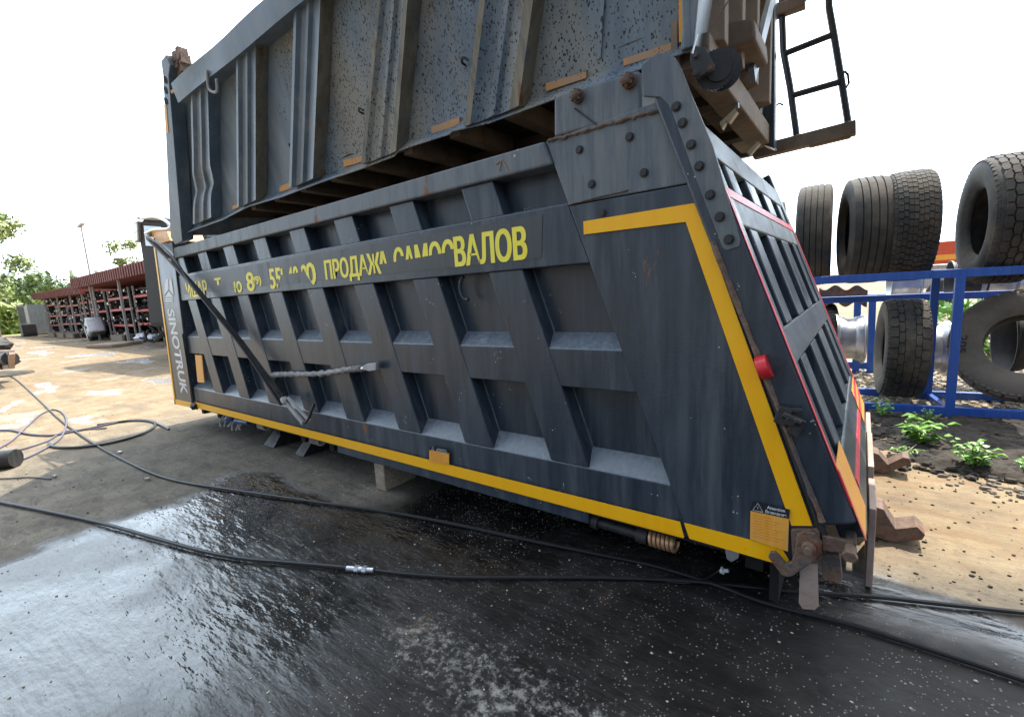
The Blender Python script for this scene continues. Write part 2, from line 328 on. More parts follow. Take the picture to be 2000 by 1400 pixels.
        if base is not None and parent is None: o.location = base
        if parent is not None: o.parent = parent
        if bevel:
            b = o.modifiers.new('bevel', 'BEVEL'); b.width = bevel; b.segments = 2; b.limit_method = 'ANGLE'; b.angle_limit = math.radians(40)
        return o
def tag(o, label=None, cat=None, group=None, kind=None):
    if label: o['label'] = label
    if cat: o['category'] = cat
    if group: o['group'] = group
    if kind: o['kind'] = kind
    return o
def thing(name, label, cat, loc=(0, 0, 0), group=None):
    o = bpy.data.objects.new(name, None); COL.objects.link(o); o.location = [float(q) for q in loc]; o.empty_display_size = .1
    return tag(o, label, cat, group)
def copy_tree(o, parent=None):
    c = o.copy(); COL.objects.link(c); c.parent = parent
    for ch in list(o.children):
        copy_tree(ch, c)
    return c
def text_mesh(name, body, mat, parent, o, e1, e2, h, width=None, bold=.012, thick=.002, cut=None, fat=0):
    """lettering of height h (metres) starting at o, running along e1 with up e2; cut=(slope, height, keep_above)"""
    cu = bpy.data.curves.new(name, 'FONT'); cu.body = body; cu.size = 1; cu.offset = bold; cu.resolution_u = 4; cu.extrude = 0
    t = bpy.data.objects.new('tmp', cu); COL.objects.link(t)
    dg = bpy.context.evaluated_depsgraph_get(); me = bpy.data.meshes.new_from_object(t.evaluated_get(dg))
    COL.objects.unlink(t); bpy.data.objects.remove(t)
    V = np.array([v.co[:] for v in me.vertices])
    x0, x1 = V[:, 0].min(), V[:, 0].max(); y0, y1 = V[:, 1].min(), V[:, 1].max()
    sy = h / (y1 - y0); sx = sy if width is None else width / (x1 - x0)
    bm = bmesh.new(); bm.from_mesh(me)
    for v in bm.verts: v.co = Vector(((v.co.x - x0) * sx, (v.co.y - y0) * sy, 0))
    if fat:
        g_ = bm.verts[:] + bm.edges[:] + bm.faces[:]
        for k_ in (-1, 1):
            d_ = bmesh.ops.duplicate(bm, geom=g_)['geom']
            for v in d_:
                if isinstance(v, bmesh.types.BMVert): v.co.x += k_ * fat; v.co.z += .0008 * k_
    for c in (cut or []):     # (px, py, nx, ny): remove everything on the side the normal points to
        bmesh.ops.bisect_plane(bm, geom=bm.verts[:] + bm.edges[:] + bm.faces[:], plane_co=(c[0], c[1], 0), plane_no=(c[2], c[3], 0), clear_outer=True)
    e1 = np.array(e1, float); e2 = np.array(e2, float); e3 = np.cross(e1, e2); o = np.array(o, float)
    off = np.array((0, 0, 0), float); q = parent
    while q is not None: off = off + np.array(q.location); q = q.parent
    for v in bm.verts: v.co = Vector((o + v.co.x * e1 + v.co.y * e2 + (thick + v.co.z) * e3 - off).tolist())
    bm.to_mesh(me); bm.free(); me.materials.clear(); me.materials.append(mat)
    ob = bpy.data.objects.new(name, me); COL.objects.link(ob); ob.parent = parent
    return ob
def smooth_path(pts, n=8):
    P = [np.array(p, float) for p in pts]; out = []
    for i in range(len(P) - 1):
        p0 = P[max(i - 1, 0)]; p1 = P[i]; p2 = P[i + 1]; p3 = P[min(i + 2, len(P) - 1)]
        for k in range(n):
            t = k / n
            out.append(.5 * ((2 * p1) + (-p0 + p2) * t + (2 * p0 - 5 * p1 + 4 * p2 - p3) * t * t + (-p0 + 3 * p1 - 3 * p2 + p3) * t ** 3))
    out.append(P[-1]); return out

# ------------------------------------------------------------------ ground
g = MB(); g.face([(-900, -500, 0), (500, -500, 0), (500, 900, 0), (-900, 900, 0)])
tag(g.build('ground', groundm), kind='structure')
g = MB()        # meadow beyond the yard
g.face([(-900, -40, .012), (-72, -40, .012), (-74, 40, .012), (-900, 60, .012)])
tag(g.build('grass_field', grassm), kind='structure')

# ------------------------------------------------------------------ LOWER DUMP BODY (side face at Y = 2.2)
LB = thing('dump_body', 'dark graphite dump truck body with slanted ribs and yellow edging, lying on the wet concrete', 'dump body', (-3.7, 3.3, .25))
Y0 = 2.2; YR = 2.31
def fx(z): return -7.0 + .11 * (z - .35)            # rear edge of front post
def bx(z): return -.64 - .359 * (z - .36)           # front edge of smooth rear panel
def rx(z): return -.10 - .345 * (z - .5)            # rear edge of smooth panel
ledge_dust_sheen = grimy('dusty_sky_sheen_paint', (.10, .125, .15), (.15, .175, .20), .30, dust=(.22, .23, .23), bump=.08, scale=5)  # dusty ledge faces, colour lightened to carry the sky reflection
def member(name, z0, z1, y=Y0, led=.06, mat=paint, bev=.006):
    m = MB(); pts = [(y, z0), (y, z1), (YR, z1 + led), (YR, z0)]
    v = []
    for (yy, zz) in pts: v.append((fx(zz) + .002, yy, zz))
    for (yy, zz) in pts: v.append((bx(zz) - .002, yy, zz))
    b = 0; m.v = v; m.f = [(3, 2, 1, 0), (4, 5, 6, 7), (0, 1, 5, 4), (1, 2, 6, 5), (2, 3, 7, 6), (3, 0, 4, 7)]; m.mi = [None] * 6
    o = m.build(name, mat, LB, bevel=bev)
    o.data.materials.append(ledge_dust_sheen)
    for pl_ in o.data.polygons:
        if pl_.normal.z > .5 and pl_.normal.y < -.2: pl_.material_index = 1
    return o
MB().pxz([(fx(.3), .34), (bx(.34), .34), (bx(2.3), 2.3), (fx(2.3), 2.3)], YR, YR + .02).build('side_sheet', paint, LB)
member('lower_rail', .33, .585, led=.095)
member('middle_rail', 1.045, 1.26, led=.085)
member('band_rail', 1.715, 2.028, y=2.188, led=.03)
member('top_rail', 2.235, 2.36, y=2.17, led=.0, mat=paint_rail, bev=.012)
# thin dark seam above the band
for i in range(8):
    r = -1.565 - .692 * i; w = .25
    m = MB(); zt, zb = 2.234, .592
    f = lambda z: -.34 * (z - 1.72) * 1.0
    for (za, zb_) in ((.592, 1.714), (2.029, 2.234)):
        m.pxz([(r - w + f(za), za), (r + f(za), za), (r + f(zb_), zb_), (r - w + f(zb_), zb_)], 2.196, YR)
    m.build('rib', paint, LB, bevel=.006)
    # weld seam along the rib root
    wd = MB()
    for (za, zb_) in ((.66, 1.045), (1.33, 1.714)):
        k = 14
        pts = [(r + f(za + (zb_ - za) * j / k) + .004 + random.uniform(-.002, .002), YR - .004, za + (zb_ - za) * j / k) for j in range(k + 1)]
        MB().tube(pts, .006, 5).build('weld_seam', paint_rail, LB, smooth=True)
# smooth rear panel, two sheets
MB().pxz([(bx(.325), .325), (-.26, .325), (rx(.42), .42), (rx(2.015), 2.015), (bx(2.015), 2.015)], 2.186, YR).build('rear_side_panel', paint, LB, bevel=.005)
MB().pxz([(bx(2.02), 2.02), (rx(2.02), 2.02), (rx(2.395), 2.395), (bx(2.36), 2.36)], 2.186, YR).build('rear_upper_panel', paint_rail, LB, bevel=.005)
# rusty weld beads on the upper panel
m = MB()
a = onY(1070, 277, 2.183); b_ = onY(1295, 214, 2.183)
pts = [tuple(a + (b_ - a) * k / 40 + np.array((0, random.uniform(-.004, .004), random.uniform(-.004, .006)))) for k in range(41)]
m.tube(pts, [.006 + random.uniform(0, .006) for _ in pts], 6)
a = onY(1110, 400, 2.183); b_ = onY(1225, 372, 2.183)
m.tube([tuple(a + (b_ - a) * k / 16) for k in range(17)], [.003 + random.uniform(0, .004) for _ in range(17)], 5)
m.build('rust_bead', rusty, LB, smooth=True)
# front post / front wall
zt = 2.56
MB().pxz([(-7.64, .33), (-7.02, .33), (-6.77, 2.5), (-7.385, 2.61)], 2.17, 2.33).build('front_post', paint, LB, bevel=.01)
MB().pxz([(-7.64, .33), (-7.5, .33), (-7.25, 2.58), (-7.385, 2.6)], 2.33, 4.52).build('front_wall', paint, LB)
MB().pxz([(-7.66, .30), (-7.615, .30), (-7.375, 2.55), (-7.42, 2.6)], 2.163, 2.40).build('yellow_edge_strip', yellow, LB)
MB().pxz([(-7.66, .30), (-7.02, .32), (-7.02, .385), (-7.64, .375)], 2.163, 2.17).build('yellow_edge_strip', yellow, LB)
m = MB(); P = xz([(298, 452), (330, 452), (337, 470), (318, 475), (300, 462)], 2.15); m.pxz(P, 2.13, 2.5); m.build('yellow_cap', orange, LB)
m = MB(); m.bar((-7.35, 2.1, 2.6), (-7.35, 4.5, 2.6), .08, .08); m.build('front_cap_bar', paint_rail, LB)
# corner box on the front post top (black holder)
m = MB(); m.box(-7.25, -6.85, 2.2, 2.6, 2.36, 2.58); m.build('corner_box', blacksteel, LB, bevel=.01)
# far side, floor, bolster
MB().pxz([(-7.5, .34), (-.1, .34), (-.78, 2.36), (-7.3, 2.36)], 4.5, 4.55).build('far_side_wall', paint, LB)
MB().box(-7.55, -.2, 2.32, 4.5, .30, .36).build('floor', under, LB)
m = MB()
for k in range(14): m.box(-7.3 + k * .53, -7.22 + k * .53, 2.36, 4.45, .16, .30)
m.build('floor_crossmember', blacks, LB)
m = MB(); m.box(-7.4, -.35, 2.75, 2.9, .04, .298); m.box(-7.4, -.35, 3.8, 3.95, .04, .298); m.build('chassis_runner', blacks, LB)
# side skirt, edge beam; far and rear plates added to block light underneath
MB().box(-7.5, -.2, 4.42, 4.46, .02, .33).build('far_light_block', blacks, LB)
MB().box(-.30, -.26, 2.35, 4.45, .03, .33).build('rear_light_block', blacks, LB)
MB().box(-3.72, -1.20, 2.205, 2.28, .245, .328).build('side_skirt', paint, LB, bevel=.005)
MB().box(-7.0, -.3, 2.24, 2.30, .285, .326).build('edge_beam', blacks, LB)
# small fittings hanging below
m = MB(); m.cyl((-1.16, 2.26, .24), (-.93, 2.26, .235), .028, 14); m.cyl((-.93, 2.26, .235), (-.87, 2.26, .233), .04, 14); m.cyl((-1.20, 2.26, .245), (-1.16, 2.26, .24), .045, 10)
m.build('hydraulic_latch', blacksteel, LB, smooth=True)
m = MB()
m.tube([(-.86 + .14 * k / 60, 2.26 + .036 * math.cos(k * .63), .235 + .036 * math.sin(k * .63)) for k in range(61)], .010, 6)
m.build('coil_spring', brass, LB, smooth=True)
for (xx, zz) in ((-5.35, .27), (-4.25, .27)):
    m = MB(); m.tube([(xx + .16 * k / 50, 2.27 + .035 * math.cos(k * .75), zz + .035 * math.sin(k * .75)) for k in range(51)], .010, 6); m.build('coil_spring', rope, LB, smooth=True)
for px, py in ((1430, 1072),):
    a = onY(px, py, 2.2); m = MB(); m.pxz([(a[0] - .035, a[2] + .03), (a[0] + .035, a[2] + .03), (a[0] + .03, a[2] - .03), (a[0], a[2] - .06), (a[0] - .02, a[2] - .05)], 2.185, 2.2)
    m.build('latch_tab', silver, LB, bevel=.003)
m = MB()
for q in range(6):
    x_ = -6.3 + q * .11; m.tube(smooth_path([(x_, 2.3, .3), (x_ - .06 + .04 * q % .1, 2.24, .2), (x_ - .02, 2.22, .13 + .02 * (q % 3))], 5), .012, 6)
m.build('dangling_hose', rope, LB, smooth=True)
m = MB(); m.sphere((-6.1, 2.25, .26), .05, (1.2, 1, 1)); m.sphere((-5.9, 2.26, .25), .04, (1.5, 1, 1)); m.cyl((-5.85, 2.25, .26), (-5.6, 2.26, .27), .03, 10); m.build('valve', grimy('blue_plastic', (.03, .08, .22), (.05, .1, .25), .4), LB, smooth=True)
m = MB(); a = onY(380, 795, 2.17); m.sphere(a, .05, (1, 1, .8), .2); m.cyl(a + np.array((-.05, 0, .03)), a + np.array((.06, 0, .02)), .03, 8); m.tube([a, a + np.array((-.01, 0, .35)), (-7.02 + .1, 2.165, 1.3)], .008, 6); m.build('tarp_fastener', blacksteel, LB, smooth=True)
# yellow tape
m = MB(); m.pxz([(-7.0, .325), (-.655, .335), (-.675, .412), (-7.0, .402)], 2.181, 2.1835); m.pxz([(-.63, .336), (-.22, .326), (-.205, .36), (-.235, .408), (-.655, .412)], 2.1815, 2.184)
m.box(-7.0, -.66, 2.1835, 2.2, .328, .333); m.build('yellow_stripe', yellow, LB)
m = MB(); m.pxz([(-1.15, 1.925), (-1.15, 1.86), (-.64, 1.855), (-.20, .525), (-.125, .545), (-.595, 1.93)], 2.1775, 2.1845); m.build('yellow_stripe', yellow, LB)
# stickers
def sticker(bl, tl, tr, br, hl, hr, y, parent):
    """pixel corners of the yellow field (bl, tl, tr, br) and of the top edge of the black header (hl, hr)"""
    F_ = xz([bl, br, tr, tl], y); s = MB().pxz(F_, y - .003, y + .004).build('warning_sticker', orange, parent); s['label'] = 'yellow warning sticker with black header'
    Hd = xz([tl, tr, hr, hl], y); MB().pxz(Hd, y - .0045, y - .0032).build('sticker_header', blacks, s)
    a, b, c_, d = [np.array((q[0], y - .0046, q[1])) for q in Hd]; e1 = (b - a); w = np.linalg.norm(e1); e1 /= w; e2 = (d - a); hh = np.linalg.norm(e2); e2 /= hh
    e2 = e2 - e1 * (e1 @ e2); e2 /= np.linalg.norm(e2)
    m = MB(); A_ = a + e1 * w * .2 + e2 * hh * .12; q = hh * .8; tri = [A_ - e1 * q * .55, A_ + e1 * q * .55, A_ + e2 * q]
    for k in range(3): m.bar(tri[k], tri[(k + 1) % 3], .001, hh * .09, (0, 1, 0))
    m.bar(A_ + e2 * q * .25, A_ + e2 * q * .6, .0012, hh * .08, (0, 1, 0)); m.build('warning_triangle', white, s)
    text_mesh('sticker_text', 'Attention', white, s, a + e1 * w * .44 + e2 * hh * .55, e1, e2, hh * .33, w * .46, thick=.0008)
    text_mesh('sticker_text', 'Внимание', white, s, a + e1 * w * .40 + e2 * hh * .10, e1, e2, hh * .33, w * .54, thick=.0008)
    m = MB(); fb = np.array((F_[0][0], y - .0034, F_[0][1])); fh = np.linalg.norm(a - fb)
    for k in range(9):
        p = a - e2 * fh * (.12 + .09 * k) + e1 * w * .07; m.bar(p + np.array((0, .001, 0)), p + e1 * w * (.5 + .35 * ((k * 37) % 10) / 10) + np.array((0, .001, 0)), .001, .0016, (0, 1, 0))
    m.build('sticker_print', faded, s)
faded = grimy('faded_print', (.5, .2, .03), (.55, .24, .04), .6)
sticker((1465, 1052), (1466, 996), (1541, 1012), (1539, 1076), (1470, 978), (1543, 994), 2.1765, LB)
sticker((839, 901), (839, 878), (877, 885), (877, 907), (841, 872), (874, 879), 2.179, LB)
# side marker sticker near the front and its orange reflector
P = xz([(382, 693), (395, 694), (400, 747), (387, 746)], 2.19); m = MB(); m.pxz(P, 2.183, 2.192); m.build('orange_reflector', orange, LB)
# bolts of the panel
def boltz(m, p, r=.016, h=.012, n=(0, -1, 0)):
    p = np.array(p, float); n = np.array(n, float); m.cyl(p, p + n * .004, r * 1.35, 12); m.cyl(p + n * .003, p + n * h, r, 6)
for px, py in ((1132, 293), (1230, 268), (1156, 360), (1258, 338), (1177, 416)):
    m = MB(); boltz(m, onY(px, py, 2.186)); m.build('bolt', blacksteel, LB)
# hinge box above the rear corner
HB = MB().pxz(xz([(1082, 192), (1096, 183), (1246, 137), (1252, 145), (1253, 222), (1082, 268)], 2.19), 2.19, 2.5).build('hinge_box', paint_rail, LB, bevel=.012)
for px, py in ((1130, 190), (1230, 160)):
    m = MB(); p = onY(px, py, 2.19); m.cyl(p, p + np.array((0, -.02, 0)), .034, 16)
    m.sphere(p + np.array((0, -.03, 0)), .028, (1, .9, 1), .12, 12, 7)
    for k in range(8):
        a = k * math.pi / 4; m.sphere(p + np.array((.026 * math.cos(a), -.036, .026 * math.sin(a))), .007)
    m.build('hub_nut', rusty, HB, smooth=True)
m = MB(); p = [onY(1122, 212, 2.185), onY(1168, 246, 2.185)]; m.tube(p, .004, 5); m.build('gusset_edge', blacksteel, HB)
# tailgate hinge arm: flat plate with hook on top
arm = [(1252, 128), (1282, 104), (1300, 102), (1318, 112), (1330, 133), (1347, 178), (1392, 285), (1446, 470), (1444, 482), (1420, 490), (1412, 486), (1352, 330), (1313, 220), (1306, 205), (1290, 190), (1256, 188)]
HA = MB().pxz(xz(arm, 2.15), 2.15, 2.172).build('hinge_arm', paint_rail, LB, bevel=.004)
for px, py in ((1321, 209), (1333, 241), (1350, 283), (1366, 325), (1387, 381), (1406, 424), (1424, 468)):
    m = MB(); boltz(m, onY(px, py, 2.15), .016, .014); m.build('bolt', blacksteel, HA)

# tailgate
TG = thing('tmp', None, None); bpy.data.objects.remove(TG)
e_t = np.array((.368, 0, -1)); e_t /= np.linalg.norm(e_t); e_n = np.array((1, 0, .368)); e_n /= np.linalg.norm(e_n)
TO = np.array((.053 - .368 * (2.5 - .532), 0, 2.5)); e_y = np.array((0, 1., 0))
def tg(m, t0, t1, y0, y1, n0, n1): return m.prism([(t0, y0), (t1, y0), (t1, y1), (t0, y1)], TO, e_t, e_y, e_n, n0, n1)
TGo = tg(MB(), .20, 2.02, 2.25, 4.5, -.17, -.15).build('tailgate', paint, LB)
tg(MB(), .06, 2.02, 2.155, 2.27, -.13, 0).build('side_stile', paint, TGo, bevel=.012)
tg(MB(), .10, 2.02, 4.42, 4.56, -.13, 0).build('side_stile', paint, TGo, bevel=.012)
tg(MB(), .23, .395, 2.27, 4.42, -.15, -.002).build('crossbar', paint_rail, TGo, bevel=.008)
tg(MB(), .545, .725, 2.27, 4.42, -.15, -.002).build('crossbar', paint_rail, TGo, bevel=.008)
tg(MB(), 1.20, 1.36, 2.27, 4.42, -.15, -.002).build('crossbar', paint, TGo, bevel=.008)
m = MB()   # bottom bar with a kinked face
m.prism([(0, 0), (.10, .0), (.30, .0), (.30, -.10), (0, -.10)], TO + e_t * 1.83 + e_y * 2.27, e_t, e_n, e_y, 0, 2.15)
m.build('bottom_bar', paint, TGo, bevel=.01)
for (y0, y1) in ((2.44, 2.62), (2.94, 3.2), (3.5, 3.8), (4.12, 4.3)):
    for (t0, t1) in ((.395, .545), (.725, 1.20), (1.36, 1.83)):
        tg(MB(), t0, t1, y0, y1, -.15, -.005).build('vertical_rib', paint, TGo, bevel=.010)
m = MB(); tg(m, .555, .60, 2.16, 4.56, -.0015, .0025); tg(m, .60, .80, 2.16, 2.20, .0, .0025); tg(m, .60, 2.0, 4.52, 4.56, .0, .0025)
tg(m, .80, 1.95, 2.155, 2.19, 0, .0028); m.build('red_stripe', redtape, TGo)
m = MB(); p = onY(1492, 717, 2.14); m.prism([(.05 * math.cos(a * .35), .05 * math.sin(a * .35)) for a in range(18)], p, e_t, e_y, e_n, -.02, .022); m.build('round_lamp', redlens, TGo, smooth=True)
hz1 = MB(); hz1.prism([(1.80, 2.2), (2.02, 2.2), (1.92, 2.52)], TO, e_t, e_y, e_n, 0, .004)
tg(MB(), 1.78, 2.09, 2.165, 2.50, .0025, .0045).build('hazard_plate', orange, TGo)
tg(MB(), 1.80, 2.09, 2.158, 2.185, .0048, .006).build('hazard_edge', redtape, TGo)
tg(MB(), 1.86, 2.09, 3.95, 4.5, .0025, .0045).build('hazard_plate', orange, TGo)
m = MB()
for k in range(2): m.prism([(1.90 + k * .09, 3.95), (1.95 + k * .09, 3.95), (1.90 + k * .09, 4.5), (1.86 + k * .09, 4.5)], TO, e_t, e_y, e_n, .0048, .006)
m.build('hazard_stripe', redtape, TGo)
tg(MB(), 1.98, 2.02, 2.55, 3.9, .0, .004).build('red_stripe', redtape, TGo)
# seal strip and rusty edge in the gap between body and tailgate
m = MB()
a = np.array((rx(2.2), 2.175, 2.2)); b_ = np.array((rx(.45), 2.175, .45)); off = np.array((.022, 0, .0))
m.tube([tuple(a + off), tuple(b_ + off)], .016, 8); m.build('seal_strip', blacksteel, LB, smooth=True)
m = MB(); a2 = TO + e_t * .75 - e_n * .115 + e_y * 2.155; b2 = TO + e_t * 2.0 - e_n * .115 + e_y * 2.155
pts = [tuple(a2 + (b2 - a2) * k / 30 + np.array((random.uniform(-.002, .002), random.uniform(-.003, .003), 0))) for k in range(31)]
m.tube(pts, [.009 + random.uniform(0, .006) for _ in pts], 6); m.build('rusted_edge', rusty, TGo, smooth=True)
# hinge lug half way down
m = MB()
for (px, py) in ((1530, 810), (1556, 830)):
    p = onY(px, py, 2.14); m.obox(p, (.022, 0, -.01), (0, .03, 0), (.012, 0, .035))
p = onY(1545, 820, 2.11); m.cyl(p + np.array((-.03, 0, .02)), p + np.array((.035, 0, -.01)), .016, 10); m.cyl(p + np.array((0, -.03, .0)), p + np.array((0, .03, 0)), .02, 8)
m.obox(p + np.array((.0, .01, .04)), (.035, 0, 0), (0, .008, 0), (.005, 0, .008))
m.build('hinge_lug', blacksteel, LB, bevel=.003)
# bottom hook mechanism
hk = [(1500, 1088), (1504, 1078), (1514, 1078), (1522, 1086), (1535, 1102), (1546, 1098), (1552, 1082), (1556, 1045), (1570, 1038), (1592, 1042), (1603, 1058), (1604, 1078), (1592, 1094), (1548, 1125), (1536, 1127), (1526, 1122)]
HK = MB().pxz(xz(hk, 2.13), 2.13, 2.15).build('locking_hook', rusty, LB, bevel=.004)
m = MB(); p = onY(1580, 1068, 2.13); m.cyl(p + np.array((0, .02, 0)), p + np.array((0, -.03, 0)), .026, 14); m.cyl(p + np.array((0, -.03, 0)), p + np.array((0, -.045, 0)), .015, 10); m.build('pivot_pin', rusty, HK, smooth=True)
m = MB()
m.pxz(xz([(1606, 1042), (1672, 1056), (1674, 1080), (1606, 1072)], 2.17), 2.155, 2.175)
m.build('link_bar', rusty, LB, bevel=.004)
m = MB(); p = onY(1660, 1082, 2.12); m.cyl(p + np.array((-.0, .12, .03)), p, .020, 12); m.cyl(p, p + np.array((0, -.02, -.004)), .026, 6); m.build('link_pin', rusty, LB, smooth=True)
m = MB(); m.pxz(xz([(1563, 1100), (1597, 1102), (1599, 1183), (1592, 1190), (1568, 1188), (1560, 1176)], 2.16), 2.155, 2.167); m.build('hanging_plate', rustp, LB, bevel=.003)
m = MB(); m.pxz(xz([(1605, 1080), (1640, 1080), (1645, 1130), (1638, 1137), (1605, 1128)], 2.2), 2.19, 2.23); m.build('corner_plate', rusty, LB, bevel=.003)
m = MB(); p = onY(1580, 1045, 2.165); m.pxz(xz([(1545, 1035), (1600, 1035), (1606, 1085), (1560, 1100), (1548, 1090)], 2.165), 2.160, 2.19); m.build('backing_plate', rusty, LB)

# lettering on the band: old yellow film, partly peeled off
fy = 2.187
MB().pxz([(-6.72, 1.79), (-1.42, 1.765), (-1.40, 1.995), (-6.72, 2.0)], 2.1855, 2.1878).build('lettering_film', grimy('old_dark_film', (.038, .043, .048), (.055, .06, .064), .42, dust=(.10, .10, .10), bump=.06), LB)
E1, E2 = (1, 0, 0), (0, 0, 1)
ty = 2.1845
def at(px, py): p = onY(px, py, 2.185); return p[0], p[2]
def words(body, pxl, pxr, ztop, zbot, cut=None, bold=.016):
    xl, xr = at(*pxl)[0], at(*pxr)[0]
    text_mesh('lettering', body, letter, LB, (xl, ty, zbot), E1, E2, ztop - zbot, xr - xl, bold=bold, thick=.0, cut=cut, fat=.006)
ZT, ZB = 1.955, 1.775
words('ПРОДАЖ', (634, 520), (742, 505), 1.935, 1.745)
words('А', (736, 500), (758, 495), 1.935, 1.745, cut=[(0, .10, 0, -1)])
words('САМОС', (768, 490), (885, 475), 1.945, 1.76, cut=[(0, .088, .03, -1)])
words('ВАЛОВ', (887, 480), (1027, 460), 1.955, 1.765)
words('ИШАР', (362, 555), (402, 545), 1.925, 1.745, cut=[(.0, .11, -1, -.9)])
words('То', (418, 540), (442, 535), 1.925, 1.79, cut=[(.05, .05, .3, -1)])
words('ю', (456, 548), (470, 545), 1.86, 1.745)
words('8', (480, 540), (494, 535), 1.935, 1.745)
words('(9)', (494, 540), (508, 535), 1.885, 1.785, cut=[(0.03, .04, -.6, -1)])
words('55', (525, 530), (547, 525), 1.935, 1.745, cut=[(.15, .03, 1, -.8)])
words('1 40 2', (548, 525), (598, 515), 1.925, 1.745, cut=[(.0, .12, 0, -1)])
words('0', (596, 520), (614, 515), 1.935, 1.745, cut=[(.0, .10, -1.1, -1)])
# post lettering, reading downwards
dx = np.array((-.115, 0, -1)); dx /= np.linalg.norm(dx)
def postpt(px, py): return onY(px, py, 2.168)
a = postpt(325, 606); b_ = postpt(352, 768)
dn = (b_ - a) / np.linalg.norm(b_ - a); upv = np.cross((0, 1, 0), dn) ; upv = -upv if upv[0] < 0 else upv
a = postpt(326, 604)
text_mesh('post_lettering', 'SINOTRUK', white, LB, a, dn, upv, (.26), float(np.linalg.norm(b_ - a)), bold=.03, thick=.0)
m = MB()
def pp(l): return [(float(postpt(*q)[0]), float(postpt(*q)[2])) for q in l]
m.pxz(pp([(324.5, 545), (329.3, 545), (329.6, 565), (321.5, 577), (321, 574)]), 2.166, 2.1685)
m.pxz(pp([(330.7, 545), (335, 545), (339.5, 574), (339, 577), (331.2, 565)]), 2.166, 2.1685)
m.pxz(pp([(323, 580), (330.4, 568.5), (338.5, 580)]), 2.166, 2.1685)
m.pxz(pp([(323, 583), (338, 583), (338, 585), (323, 585)]), 2.166, 2.1685); m.pxz(pp([(323, 587), (338, 587), (338, 589), (323, 589)]), 2.166, 2.1685)
m.build('post_emblem', white, LB)
# C-shaped hook under the band
p = onY(915, 562, 2.25); m = MB(); m.tube([tuple(p + np.array((.055 * math.cos(t), -.02, .075 * math.sin(t)))) for t in np.linspace(1.9, 4.9, 16)], .011, 8); m.build('rope_hook', paint, LB, smooth=True)
p = onY(793, 645, 2.3)
# chalked arrow, scratched into the top rail
m = MB()
for q in (((975, 334), (980, 312)), ((980, 312), (968, 322)), ((980, 312), (993, 335))):
    m.bar(onY(*q[0], 2.168), onY(*q[1], 2.168), .002, .006, (0, 1, 0))
m.build('scratched_arrow', grimy('scratch', (.45, .3, .18), (.5, .35, .22), .8), LB)

# tarp lever: long diagonal twin bar down the side
arm_pts = lambda dxx: [onY(x + dxx, y, 2.10) for x, y in ((285, 458), (312, 492), (347, 516), (380, 560), (470, 668), (560, 788))]
TB = thing('tarp_arm', 'long black diagonal tarp arm leaning down the ribbed side from the front post top', 'tarp arm', tuple(onY(470, 668, 2.1)))
m = MB(); P = [onY(x, y, 2.10) for x, y in ((290, 466), (330, 505), (380, 560), (470, 668), (556, 785))]
for i in range(len(P) - 1): m.bar(P[i], P[i + 1], .03, .055, (0, 1, 0))
m.build('lever_bar', blacksteel, TB, bevel=.004)
m = MB(); m.tube(smooth_path([onY(x, y, 2.06) for x, y in ((286, 462), (315, 480), (345, 512), (366, 545), (400, 590), (470, 676), (548, 790))], 6), .012, 7); m.build('lever_cable', hose, TB, smooth=True)
m = MB(); m.bar(onY(552, 778, 2.08), onY(592, 826, 2.08), .04, .02, (0, 1, 0)); m.bar(onY(562, 776, 2.08), onY(605, 822, 2.08), .02, .02, (0, 1, 0))
m.sphere(onY(555, 782, 2.07), .045, (1, .6, 1), .2); m.build('lever_joint', galv, TB)
m = MB(); m.tube(smooth_path([onY(x, y, 2.04) for x, y in ((596, 826), (604, 815), (608, 803), (614, 790))], 5), .012, 7); m.build('hook_end', blacksteel, TB, smooth=True)
m = MB(); m.tube(smooth_path([onY(x, y, 2.1) for x, y in ((284, 456), (300, 449), (330, 446), (336, 430), (325, 424))], 5), .016, 7); m.build('lever_head', silver, TB, smooth=True)
for k in range(5):
    p = onY(588 + 4 * k, 818 + 3 * k, 2.06)
# braided bungee lying across the ribs
BG = thing('tie_strap', 'grey wrapped tie strap with steel hook hanging across the ribs', 'strap', tuple(onY(630, 730, 2.15)))
P = smooth_path([onY(x, y, 2.155) for x, y in ((532, 742), (534, 733), (560, 731), (620, 730), (680, 722), (706, 719))], 14)
m = MB(); m.tube(P, [.024 + .007 * math.sin(i * 1.9) + random.uniform(-.003, .003) for i in range(len(P))], 9); m.build('braided_sleeve', rope, BG, smooth=True)
m = MB(); a = onY(706, 720, 2.15); b_ = onY(722, 717, 2.15); m.cyl(a, b_, .016, 10); m.sphere((a + b_) / 2, .024, (1, 1, 1))
m.build('swivel', silver, BG, smooth=True)
m = MB(); m.pxz(xz([(712, 714), (722, 709), (738, 708), (738, 722), (724, 724), (712, 720)], 2.145), 2.125, 2.15); m.build('strap_hook', galv, BG, bevel=.003)

# ------------------------------------------------------------------ UPPER DUMP BODY (leaning, dented)
A0 = onY(1350, 92, 2.33); A1 = onY(345, 470, 2.15); A2 = onY(333, 105, 1.85)
nU = np.cross(A0 - A1, A2 - A1); nU /= np.linalg.norm(nU); nU = nU if nU[1] < 0 else -nU      # outward, to the camera
PU = (A1, nU)
eu = (A0 - A1) / np.linalg.norm(A0 - A1); ev = np.cross(nU, eu); ev = ev if ev[2] > 0 else -ev
def uv(px, py):
    p = onP(px, py, PU) - A1; return (float(p @ eu), float(p @ ev))
def uvs(l): return [uv(*q) for q in l]
def pu(m, pts, w0, w1): return m.prism(pts, A1, eu, ev, nU, w0, w1)
UB = thing('dump_body', 'dented grey blue dump body with spotted paint, stacked on the graphite one', 'dump body', tuple(A1 + eu * 3 + np.array((0, 1.1, 0))))
uL, vB = uv(350, 455); uR = uv(1350, 92)[0] 
